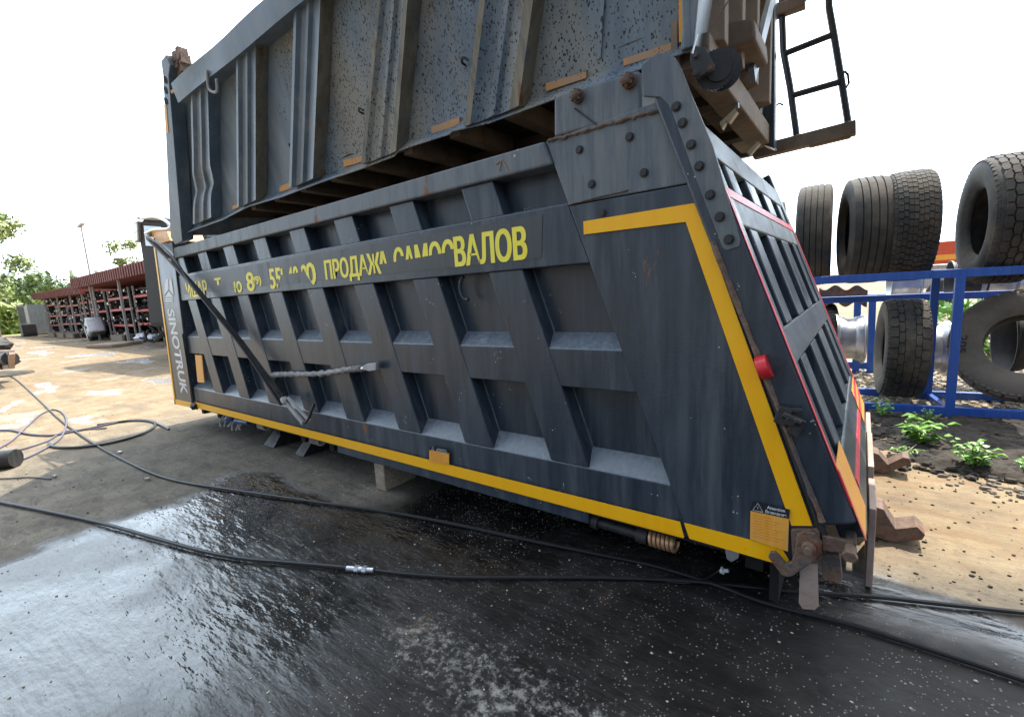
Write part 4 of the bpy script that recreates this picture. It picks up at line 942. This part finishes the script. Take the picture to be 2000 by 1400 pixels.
top_tyre(1954, .46, 'hex', 'big hexagon treaded tyre on the right end of the top row showing its hollow', -.03, .66, 2.02, Y=7.1)
p = onY(1761, 683, 6.98); make_tyre('tyre', .575, .40, 'lug', 'upright worn tyre standing on the bottom rail left of the blue post', (p[0] - .01, 7.0, .66), (.4, .02, rz - .06))
# leaning tyre showing its side
bt = make_tyre('tyre', .60, .36, 'lug', 'dusty tyre leaning with its sidewall towards the viewer, right of the blue post', (1.41, 7.12, .69), (0, 0, 0), dustrub)
bt.rotation_euler = (0, math.radians(20), math.radians(79))
_l = bt.location.copy(); bt.location = (0, 0, 0)
text_mesh('sidewall_lettering', '205', rubber, bt, (-.184, .50, .06), (0, 0, -1), (0, -1, 0), .07, .20, bold=.02, thick=0)
bt.location = _l
# dark drums stacked inside, silver rims on the second rack
def rim(label, loc, r, w, mat, rotz=0, group='wheel rims behind the tyre rack', name='wheel_rim'):
    m = MB(); h = w / 2
    m.lathe([(-h, r), (-h + .02, r), (-h + .04, r * .90), (-h * .4, r * .86), (-h * .2, r * .80), (h * .3, r * .80), (h * .5, r * .88), (h - .03, r * .9), (h - .02, r), (h, r), (h, r * .96), (h * .55, r * .8), (h * .3, r * .74), (-h * .2, r * .74), (-h * .5, r * .8), (-h, r * .96)], 40)
    o = m.build(name, mat, None, smooth=True, base=None); o.location = loc; o.rotation_euler = (0, 0, rotz); return tag(o, label, 'wheel rim', group)
rim('bright alloy wheel rim between the tailgate and the upright tyre', (-.12, 8.2, .62), .36, .34, alu, .15)
rim('bright alloy wheel rim partly hidden behind the blue post', tuple(onY(1822, 680, 8.0)), .36, .26, alu, .1)
rim('dark rim lying behind the leaning tyre, seen through its hole', (1.56, 7.75, .68), .42, .42, blacksteel, .1)
rim('dark rim behind the leaning tyre at the photo edge', (1.98, 8.0, .68), .34, .30, blacksteel, .1)
for k, (px, mt, lb_) in enumerate(((1765, alu, 'pale rim under the block patterned tyre of the top row'), (1885, blacksteel, 'dark rim under the big hexagon treaded tyre'), (1940, alu, 'dull alloy rim in the row below the big tyre'), (1995, alu, 'dull alloy rim below the big tyre at the photo edge'))):
    p = onY(px, 570, 8.6); rim(lb_, (p[0], 8.6, 1.38), .26, .34, mt, .1)
o = MB(); P = [onY(1600 + i * 5, 562 + 5 * math.sin(i * .75), 8.3) for i in range(20)]
for i in range(19): o.hexa([P[i] + np.array((0, 0, -.24)), P[i + 1] + np.array((0, 0, -.24)), P[i + 1] + np.array((0, .3, -.24)), P[i] + np.array((0, .3, -.24)), P[i], P[i + 1], P[i + 1] + np.array((0, .3, 0)), P[i] + np.array((0, .3, 0))])
tag(o.build('rusty_drum', rusty, None, base=(-.3, 8.3, 0)), 'rust brown wavy steel sheet lying on the second rack below the grooved tyres', 'sheet')
t = make_tyre('tyre', .5, .3, 'brick', 'worn tyre behind the tailgate edge at the foot of the second rack', (-.45, 8.6, .62), (0, 0, .2), rubber, 'tyres behind the rack')
# things glimpsed beyond
RT = thing('lorry', 'orange red lorry body glimpsed between the top row tyres', 'lorry', (3.0, 24, 0))
MB().box(1.6, 9.0, 24, 26.4, 1.6, 2.45).build('cargo_box', grimy('orange_red_paint', (.55, .07, .03), (.6, .1, .04), .5), RT, bevel=.05)
MB().box(1.6, 9.0, 23.97, 23.99, 1.75, 1.95).build('side_stripe', orange, RT)
MB().box(1.7, 9.0, 24.1, 26.2, .7, 1.58).build('chassis', galv, RT)
for x in (2.5, 4.0, 7.5):
    m = MB(); m.cyl((x, 23.95, .5), (x, 24.3, .5), .5, 20); m.build('wheel', rubber, RT, smooth=True)

# ------------------------------------------------------------------ soil, gravel, weeds, loose stones
def patch(name, mat, outline, z, amp, n=46, kind='structure', cat=None):
    xs = [p[0] for p in outline]; ys = [p[1] for p in outline]
    from mathutils import noise as mn
    def inside(x, y):
        c = False; j = len(outline) - 1
        for i in range(len(outline)):
            xi, yi = outline[i]; xj, yj = outline[j]
            if (yi > y) != (yj > y) and x < (xj - xi) * (y - yi) / (yj - yi) + xi: c = not c
            j = i
        return c
    def dist(x, y):
        d = 9
        for i in range(len(outline)):
            a = np.array(outline[i]); b = np.array(outline[(i + 1) % len(outline)]); p = np.array((x, y)); t = np.clip((p - a) @ (b - a) / ((b - a) @ (b - a)), 0, 1); d = min(d, np.linalg.norm(p - a - t * (b - a)))
        return d
    m = MB(); nx = n * 2; ny = n
    for j in range(ny + 1):
        for i in range(nx + 1):
            x = min(xs) + (max(xs) - min(xs)) * i / nx; y = min(ys) + (max(ys) - min(ys)) * j / ny
            d = dist(x, y) * (1 if inside(x, y) else -1)
            v = Vector((x, y, 0)); h = mn.noise(v * 4) * .5 + mn.noise(v * 11) * .35 + mn.noise(v * 26) * .25
            m.v.append((x, y, min(1, max(-.5, (d + .12 * mn.noise(v * 5)) / .25)) * z + (amp * h if d > 0 else 0)))
    for j in range(ny):
        for i in range(nx): a = j * (nx + 1) + i; m.f.append((a, a + 1, a + nx + 2, a + nx + 1)); m.mi.append(None)
    o = m.build(name, mat, None, smooth=True); return tag(o, kind=kind)
patch('soil_bed', soilm, [(.10, 5.2), (.30, 4.98), (.55, 4.72), (.85, 4.55), (1.3, 4.55), (3.2, 4.5), (3.4, 6.5), (1.4, 6.62), (.1, 6.42)], .035, .085, n=90)
def stones(name, mat, n, region, r0, r1, seed):
    random.seed(seed); m = MB()
    for _ in range(n):
        x, y = region(); r = random.uniform(r0, r1)
        m.sphere((x, y, r * .4), r, (random.uniform(.8, 1.4), random.uniform(.7, 1.1), random.uniform(.5, .8)), .22, 6, 4)
    return tag(m.build(name, mat, None), kind='stuff')
stones('gravel', stonem, 3600, lambda: ((lambda a, b: (RO + RD * a + RN * b)[:2])(random.uniform(-1.6, 2.2), random.uniform(.05, 3.2))), .012, .034, 3)
stones('soil_clods', soilm, 1500, lambda: (random.uniform(.15, 2.6), random.uniform(4.6, 6.45)), .010, .040, 4)
stones('soil_pebbles', stonem, 60, lambda: (random.uniform(.2, 2.2), random.uniform(4.5, 6.4)), .008, .018, 14)
stones('loose_grit', stonem, 900, lambda: ((lambda t: (-7 + 7.6 * t[0], -.2 + 3.0 * t[1]))((random.random(), random.random()))), .002, .0065, 5)
stones('loose_clods', soilm, 420, lambda: (random.uniform(-16, -4.5), random.uniform(0, 7)), .003, .009, 6)
stones('dirt_crumbs', soilm, 300, lambda: (random.uniform(.12, 1.5), random.uniform(2.9, 4.8)), .0015, .010, 8)
stones('roadside_stones', dustrub, 60, lambda: (random.uniform(.55, 1.6), random.uniform(4.3, 4.65)), .01, .03, 11)

def leaf(m, base, d, L, w, droop=.3):
    d = np.array(d, float); d /= np.linalg.norm(d); s = np.cross(d, (0, 0, 1)); s /= np.linalg.norm(s) + 1e-9; up = np.cross(s, d)
    b = np.array(base, float)
    mid = b + d * L * .5 + up * L * .06; tip = b + d * L - np.array((0, 0, 1)) * L * droop
    q = b + d * L * .22
    m.face([b, q + s * w * .42 + up * .002, mid + s * w * .5, tip, mid, ]); m.face([b, mid, tip, mid - s * w * .5, q - s * w * .42 + up * .002])
def weed(label, x, y, H, n, Lf, mat=leafW, spread=.12):
    t = thing('weed', label, 'weed', (x, y, 0), 'green weeds on the black soil')
    st = MB(); lf = MB()
    for k in range(n):
        a = random.uniform(0, 6.28); r = random.uniform(.2, 1) * spread; top = np.array((x + r * math.cos(a), y + r * math.sin(a), H * random.uniform(.5, 1)))
        base = np.array((x + r * .25 * math.cos(a), y + r * .25 * math.sin(a), .02)); st.tube([base, (base + top) / 2 + np.array((0, 0, .02)), top], [.004, .003, .002], 5)
        for j in range(7):
            q = base + (top - base) * (.3 + .7 * j / 6); b = random.uniform(0, 6.28)
            leaf(lf, q, (math.cos(b), math.sin(b), random.uniform(.1, .6)), Lf * random.uniform(.6, 1.15), Lf * random.uniform(.45, .62))
    st.build('stem', mat, t, base=(x, y, 0)); lf.build('leaves', mat, t, base=(x, y, 0), fix=False)
    for ch in t.children: ch.parent = t; ch.location = (0, 0, 0)
random.seed(21)
weed('small weed sprouting right at the blue bottom rail', .24, 6.20, .22, 7, .07)
weed('broad leaved weed in the middle of the black soil', .46, 5.35, .26, 12, .12, spread=.2)
weed('bright bushy weed at the near edge of the black soil', .76, 4.85, .24, 15, .075, spread=.14)
weed('low weed at the right photo edge beside the sunlit dirt', 1.06, 4.9, .12, 5, .05)
weed('tiny weed between the tailgate plates and the broad leaved weed', .34, 5.0, .08, 5, .045)
weed('thin weed beside the foot of the blue post', .60, 6.15, .16, 5, .05)
m = MB(); m.tube([onZ(1757, 893, .02), onZ(1790, 868, .06)], .004, 5); m.tube([onZ(1850, 893, .02), onZ(1905, 872, .05)], .003, 5); tag(m.build('dry_twig', woodm, None, base=(.4, 5.1, 0)), 'pale dry twigs lying on the black soil beside the weeds', 'twig')

# ------------------------------------------------------------------ far left: sheds full of axles, container, trees, lamp posts
random.seed(31)
def shed(label, x0, x1, yf, zb, zt, posts, bays, seed):
    t = thing('open_shed', label, 'shed', ((x0 + x1) / 2, yf + 2, 0), 'open storage sheds')
    m = MB(); n = int(abs(x1 - x0) / .22)
    for k in range(n):   # corrugated fascia
        xa = x0 + (x1 - x0) * k / n; xb = x0 + (x1 - x0) * (k + 1) / n; o_ = .05 if k % 2 else 0
        za = zt[0] + (zt[1] - zt[0]) * k / n; zc = zb[0] + (zb[1] - zb[0]) * k / n
        m.box(xa, xb, yf - .25 + o_, yf - .15 + o_, zc, za)
    m.build('roof_fascia', maroon, t)
    m = MB(); m.hexa([(x0, yf - .15, zb[0] + .02), (x1, yf - .15, zb[1] + .02), (x1, yf + 5, zb[1] - .2), (x0, yf + 5, zb[0] - .2), (x0, yf - .15, zt[0] - .05), (x1, yf - .15, zt[1] - .05), (x1, yf + 5, zb[1]), (x0, yf + 5, zb[0])]); m.build('roof', maroon, t)
    for px in posts: MB().bar((px, yf, 0), (px, yf, zb[0] + .05), .11, .11, (0, 1, 0)).build('post', galv, t)
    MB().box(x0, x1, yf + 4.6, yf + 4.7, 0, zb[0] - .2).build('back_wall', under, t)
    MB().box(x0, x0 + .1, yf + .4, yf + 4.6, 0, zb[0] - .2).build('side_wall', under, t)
    for (xa, xb) in bays:
        s = thing('storage_shelf', 'red beamed shelf loaded with axles, bay %s' % BAYN.pop(0), 'shelf', ((xa + xb) / 2, yf + 1, 0), 'red storage shelves in the sheds')
        hs = [.85 + random.uniform(-.05, .1), 1.72 + random.uniform(-.1, .1), 2.55 + random.uniform(-.15, .15)]
        for h in hs:
            MB().box(xa + .08, xb - .08, yf + .45, yf + .52, h, h + .13).build('beam', redsh, s)
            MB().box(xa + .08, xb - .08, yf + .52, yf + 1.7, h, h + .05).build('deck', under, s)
        for x in (xa + .05, xb - .05):
            MB().box(x - .04, x + .04, yf + .44, yf + .52, 0, 3.1).build('upright', galv, s)
        SHELVES.append((xa, xb, yf, [0] + [h + .05 for h in hs]))
BAYN = ['at the right end of the near shed', 'second from the right of the near shed', 'third from the right of the near shed', 'at the left end of the near shed', 'at the right end of the far shed', 'second from the right of the far shed', 'third from the right of the far shed', 'at the left end of the far shed']
SHELVES = []
shed('near open shed with maroon corrugated fascia and shelves of truck axles', -43, -20, 7.7, (3.45, 3.45), (4.12, 4.0), (-27.0, -33.0, -39.3), [(-26.6, -21.5), (-32.6, -27.4), (-37.8, -33.4), (-42.6, -38.6)], 1)
shed('far lower open shed with maroon fascia beside the grey container', -62, -43.6, 8.2, (3.35, 3.15), (3.95, 3.75), (-44.5, -48.3, -53.0, -58.5), [(-48.2, -44.2), (-52.6, -48.6), (-57, -53.1), (-61, -57.4)], 2)
# axle shafts (countable) and darker small parts (stuff)
ax = thing('axle_shaft', 'dark axle shaft with pale round end lying on the shed shelves', 'axle', (0, 0, 0), 'axle shafts stored in the sheds')
m = MB(); m.cyl((0, -.55, 0), (0, .7, 0), .045, 8); m.cyl((0, -.3, 0), (0, .1, 0), .10, 10, .13); o = m.build('shaft', blacksteel, None); o.parent = ax
m = MB(); m.cyl((0, -.60, 0), (0, -.55, 0), .075, 10); o = m.build('flange', silver, None); o.parent = ax
m = MB(); first = True; junk = MB(); cnt = 0
for (xa, xb, yf, hs) in SHELVES:
    for h in hs:
        n = 9
        for k in range(n):
            o = ax if first else copy_tree(ax); first = False
            x = xa + .25 + (xb - xa - .5) * (k + random.uniform(0, .9)) / n; z = h + .11 + random.uniform(0, .42)
            o.location = (x, yf + .9 + random.uniform(-.2, .2), z); o.rotation_euler = (random.uniform(-.1, .1), random.uniform(-.2, .2), random.uniform(-.45, .45)); s = random.uniform(.6, 1.15); o.scale = (s, 1, s)
        for k in range(36):
            x = random.uniform(xa + .1, xb - .1); y = yf + random.uniform(.6, 1.6); z = h + random.uniform(.03, .6)
            a = random.uniform(-.5, .5); L_ = random.uniform(.2, .9)
            junk.bar((x - L_ / 2, y, z - a * L_ / 2), (x + L_ / 2, y + random.uniform(-.3, .3), z + a * L_ / 2), random.uniform(.03, .12), random.uniform(.03, .1))
        for k in range(14):
            junk.sphere((random.uniform(xa + .15, xb - .15), yf + random.uniform(.6, 1.2), h + random.uniform(.06, .45)), random.uniform(.05, .14), (1, 1, 1), .3, 6, 4)
tag(junk.build('spare_parts_heap', blacksteel, None), 'mass of small dark truck parts filling the shed shelves', 'spare parts', kind='stuff')
for k, x in enumerate((-47.5, -50.8, -54.5, -35.0)):
    m = MB()
    for j in range(3): m.box(x - 1.2, x + 1.2, 8.0 + j * .4 - .4, 8.1 + j * .4 - .4, .02, .34)
    for j in range(6): m.box(x - 1.2 + j * .42, x - .9 + j * .42, 7.6, 8.5, .345, .38)
    tag(m.build('pallet', woodm, None, base=(x, 8, 0)), 'timber pallet at the shed foot, number %s from the left'.replace('number %s', ('second', 'third', 'fourth', 'last')[k] if False else ['third', 'second', 'first', 'last'][k]), 'pallet', 'pallets in front of the sheds')
# grey container with ribs and black oil drum before it
CT = thing('shipping_container', 'grey blue steel container at the left end of the far shed', 'container', (-66, 9.5, 0))
MB().box(-68.5, -64.2, 7.6, 13.5, .1, 3.0).build('body', grimy('grey_container_paint', (.10, .12, .13), (.16, .18, .19), .5, rust=RUST, rustlim=(.66, .7)), CT)
m = MB()
for k in range(18): m.box(-68.4 + k * .235, -68.3 + k * .235, 7.54, 7.6, .25, 2.85)
m.build('corrugation', paint_rail, CT)
m = MB(); m.box(-68.6, -68.4, 7.5, 7.7, 0, 3.05); m.box(-64.3, -64.1, 7.5, 7.7, 0, 3.05); m.box(-68.6, -64.1, 7.5, 7.62, 2.9, 3.08); m.build('corner_frame', galv, CT)
tag(MB().obox((-63.2, 7.4, .6), (.75, 0, 0), (0, .5, 0), (0, 0, .6)).build('black_tub', blacksteel, None, bevel=.1, base=(-63.2, 7.4, 0)), 'black tub standing in front of the grey container', 'tub')
# tipped silver fuel tank
T = thing('fuel_tank', 'tipped silver box tank lying in front of the sheds', 'tank', (-44, 7.6, 0))
p = onZ(178, 662); X0 = float(p[0]); 
p = onZ(190, 664); c = np.array((p[0], p[1], .75)); e1 = np.array((.95, -.1, .30)); e3 = np.array((-.5, 0, .85)); e3 /= np.linalg.norm(e3); e1 = e1 / np.linalg.norm(e1); e2 = np.cross(e3, e1)
T.location = (c[0], c[1], 0)
MB().obox(c, e1 * 1.0, e2 * .45, e3 * .55).build('tank_shell', alu, T, bevel=.12)
MB().obox(c - e1 * .2, e1 * .04, e2 * .47, e3 * .57).build('tank_strap', blacksteel, T)
MB().cyl(c + e1 * .5 - e2 * .44, c + e1 * .5 - e2 * .5, .09, 12).build('filler_cap', blacksteel, T)
for px, py, s, lab in ((283, 668, .42, 'larger white plastic bag on the ground by the near shed'), (300, 668, .34, 'smaller white plastic bag right of the larger one')):
    p = onZ(px, py); m = MB(); m.sphere((p[0], p[1], s * .5), s, (1.2, 1, .75), .16, 14, 9); m.sphere((p[0] + .1, p[1], s * 1.0), s * .3, (1, 1, 1), .4); tag(m.build('plastic_bag', plastic, None, base=(p[0], p[1], 0), smooth=True), lab, 'bag', 'white plastic bags')
for px, py, lab in ((213, 678, 'dark flat slab lying in the shed shade, left one'), (237, 674, 'dark flat slab lying in the shed shade, right one')):
    p = onZ(px, py); tag(MB().obox((p[0], p[1], .09), (.9, .3, 0), (-.1, .4, 0), (0, 0, .08)).build('slab', woodm, None, base=(p[0], p[1], 0), bevel=.02), lab, 'slab', 'flat slabs')
p = onZ(312, 675); m = MB()
for k in range(16): q = (p[0] + random.uniform(-1.4, 1.6), p[1] + random.uniform(-.3, .5), random.uniform(.08, .7)); m.bar(q, (q[0] + random.uniform(-.8, .8), q[1] + random.uniform(-.4, .4), max(.05, q[2] + random.uniform(-.5, .5))), .08, .08)
tag(m.build('scrap_pile', blacksteel, None, base=(p[0], p[1], 0)), 'dark tangled scrap pile right of the white bags', 'scrap pile')
# lamp posts and wire
def lamp(px, pt, pb, label, X=None):
    p = onZ(px[0], pb); top = onX(px[1], pt, p[0]); t = thing('lamp_post', label, 'lamp post', (p[0], p[1], 0), 'lamp posts behind the sheds')
    return t, p, top
def far_pole(x_base, Y, pxt, pyt, label, r=.09, arm=True, dist_=None):
    top = onY(pxt, pyt, Y); t = thing('lamp_post', label, 'lamp post', (top[0], Y, 0), 'lamp posts beyond the yard')
    MB().tube([(top[0], Y, 0), tuple(top)], [r, r * .6], 8).build('pole', galv, t, smooth=True)
    if arm: MB().bar(top + np.array((-.6, 0, 0)), top + np.array((.7, 0, .05)), .16, .12).build('lamp_head', galv, t)
    return top
tp = far_pole(0, 8.0, 158, 441, 'tall lamp post with crossbar rising in front of the sheds', .08)
far_pole(0, 22, 141, 508, 'thin distant mast left of the tall lamp post', .10, True)
far_pole(0, 24, 187, 493, 'very thin distant mast right of the tall lamp post', .05, True)
far_pole(0, 14.5, 19, 583, 'short grey lamp post in front of the hedge at the left', .06, True)
m = MB(); a = tp; b_ = onY(-80, 462, 60); P = [a + (b_ - a) * k / 20 + np.array((0, 0, -1.5 * 4 * (k / 20) * (1 - k / 20))) for k in range(21)]; m.tube(P, .035, 5)
tag(m.build('overhead_wire', blacksteel, None, base=tuple(a)), 'thin overhead wire running from the tall lamp post to the left', 'wire')
# truck cab behind the front wall
px = onY(270, 430, 5.2); TC = thing('truck_cab', 'black truck cab with rounded roof seen behind the front post of the bodies', 'truck', (-16.5, 6.0, 0))
Yc = 5.4
P = xz([(268, 436), (276, 426), (300, 424), (420, 424), (420, 640), (290, 640), (278, 520), (270, 470)], Yc)
MB().pxz(P, Yc, Yc + 2.3).build('cab_shell', blacks, TC, bevel=.18)
P = xz([(282, 441), (316, 443), (330, 462), (330, 482), (286, 480)], Yc); MB().pxz(P, Yc - .02, Yc + .01).build('side_window', glass, TC)
m = MB(); m.tube(smooth_path([onY(x, y, Yc - .08) for x, y in ((276, 427), (300, 424), (316, 428), (328, 436), (332, 450), (332, 462))], 6), .045, 8); m.build('grab_rail', silver, TC, smooth=True)
MB().pxz(xz([(270, 424), (318, 427), (318, 431), (272, 429)], Yc), Yc - .05, Yc + 2.3).build('sun_visor', rustp, TC)
MB().pxz(xz([(266, 436), (274, 432), (276, 470), (268, 474)], Yc), Yc - .1, Yc + .2).build('side_deflector', alu, TC, bevel=.03)
for x in (P[0][0], P[0][0] + 3.6):
    m = MB(); m.cyl((x + 1.0, Yc - .02, .52), (x + 1.0, Yc + .35, .52), .52, 24); m.build('wheel', rubber, TC, smooth=True)
# stand at the left edge
p = onZ(10, 744); ST = thing('steel_stand', 'low steel stand loaded with dark parts at the left edge', 'stand', tuple(p))
s = 1.0
def at_st(px, py): return onY(px, py, p[1])
q = lambda px, py: at_st(px, py)
for a, b_ in (((-60, 688), (23, 688)), ((23, 688), (22, 716)), ((-60, 718), (23, 716))): MB().bar(q(*a), q(*b_), .10, .10, (0, 1, 0)).build('frame_bar', rustp, ST)
m = MB(); m.sphere(q(4, 706), .32, (1.5, 1, .6), .12, 14, 9); m.sphere(q(-12, 678), .36, (1.1, 1, .8), .15, 14, 9); m.cyl(q(-30, 700), q(20, 700), .16, 12); m.build('dark_load', blacksteel, ST)
m = MB(); m.sphere(q(-8, 734), .5, (1.4, 1.6, .22), .05, 14, 8); m.build('base_plate', rubber, ST)

# trees, built from many small leaves
def tree(label, x, y, H, crown_r, n, mat, seed, z0=.35, leafs=.45, sq=1.0, group='trees beyond the yard'):
    random.seed(seed); t = thing('tree', label, 'tree', (x, y, 0), group)
    tm = MB(); tm.tube([(x, y, 0), (x + .1, y, H * .4), (x - .1, y, H * .75)], [H * .022, H * .015, H * .006], 7)
    cl = []
    for k in range(13):
        a = random.uniform(0, 6.28); zz = H * random.uniform(z0, .95); rr = crown_r * math.sin(math.pi * min(1, max(.1, (1.08 - zz / H) / (1.1 - z0)))) ** .6 * random.uniform(.3, .95)
        c = np.array((x + rr * math.cos(a), y + rr * math.sin(a), zz)); cl.append((c, crown_r * random.uniform(.25, .48)))
        tm.tube([(x, y, zz * .6), tuple(c)], [H * .007, H * .002], 5)
    tm.build('trunk', bark, t, smooth=True)
    m = MB()
    for k in range(n):
        c, r = random.choice(cl); v = np.random.normal(size=3); v /= np.linalg.norm(v); rr = r * random.random() ** .45
        pz = c + v * rr * np.array((1, 1, .8 * sq)); a = np.random.normal(size=3); a /= np.linalg.norm(a); b = np.cross(a, v); b /= np.linalg.norm(b) + 1e-9
        L_ = leafs * random.uniform(.5, 1.2)
        m.face([pz - a * L_ * .5, pz + b * L_ * .3, pz + a * L_ * .5, pz - b * L_ * .3])
    m.build('crown', mat, t, fix=False); return t
np.random.seed(5)
def tpos(px, D_): r = ray(px, 620); r = np.array((r[0], r[1])); r /= np.linalg.norm(r); return r * D_
TREES = [(-14, 70, 15.5, 4.0, 4600, leafB, 'tall leafy tree at the left edge of the photo'), (-60, 62, 14, 5, 2500, leafA, 'leafy tree left of the tall one, cut by the photo edge'),
         (22, 95, 6.0, 4, 3200, leafB, 'bright yellow green bushy tree before the darker trees'), (62, 140, 11, 6, 2600, leafA, 'round dark green tree behind the far shed, left of its neighbours'),
         (85, 150, 10, 6, 2200, leafA, 'dark green tree right of the round one above the far shed roof'), (105, 160, 9.5, 6, 2000, leafA, 'dark green tree in the middle above the far shed roof'),
         (128, 165, 11, 6, 2000, leafA, 'dark green tree nearest the near shed roof, far away'), (287, 48, 7.6, 1.8, 1800, leafB, 'sunlit tree behind the truck cab and near shed')]
for i, (px_, D_, H_, r_, n_, mt, lb_) in enumerate(TREES):
    x_, y_ = tpos(px_, D_); tree(lb_, x_, y_, H_, r_, n_, mt, 40 + i, leafs=.5 * D_ / 75, z0=.25 if i < 7 else .5)
# hedge line on the meadow and a distant wood
random.seed(77); m = MB()
for k in range(9000):
    px_ = random.uniform(-60, 60); D_ = random.uniform(78, 84); x_, y_ = tpos(px_, D_); z_ = random.uniform(0, 1) ** .8 * (2.6 + .8 * math.sin(px_ * .2)); a = np.random.normal(size=3) * .3; b = np.random.normal(size=3) * .22; pz = np.array((x_, y_, z_)); m.face([pz - a, pz + b, pz + a, pz - b])
tag(m.build('hedge', leafB, None, fix=False), 'long bright green hedge beyond the meadow at the left', 'hedge', kind='stuff')
m = MB()
for k in range(14000):
    px_ = random.uniform(-80, 330); D_ = random.uniform(170, 200); x_, y_ = tpos(px_, D_); z_ = random.uniform(0, 1) ** .8 * (9 + 2.5 * math.sin(px_ * .13) + 2 * math.sin(px_ * .41)); a = np.random.normal(size=3) * .5; b = np.random.normal(size=3) * .4; pz = np.array((x_, y_, z_)); m.face([pz - a, pz + b, pz + a, pz - b])
tag(m.build('distant_wood', leafA, None, fix=False), 'distant wood on the horizon at the left', 'wood', kind='stuff')
m = MB()
for k in range(3000):
    x_ = random.uniform(1.0, 6); y_ = random.uniform(10.5, 12); z_ = random.random() ** .8 * .9; a = np.random.normal(size=3) * .07; pz = np.array((x_, y_, z_)); b = np.random.normal(size=3) * .03; m.face([pz - a, pz + b, pz + a, pz - b])
tag(m.build('ground_cover', leafW, None, fix=False), 'green undergrowth behind the tyre racks', 'undergrowth', kind='stuff')
for o in bpy.data.objects:
    if o.type == 'MESH' and o.parent is None and 'label' not in o and 'kind' not in o: print('untagged', o.name)
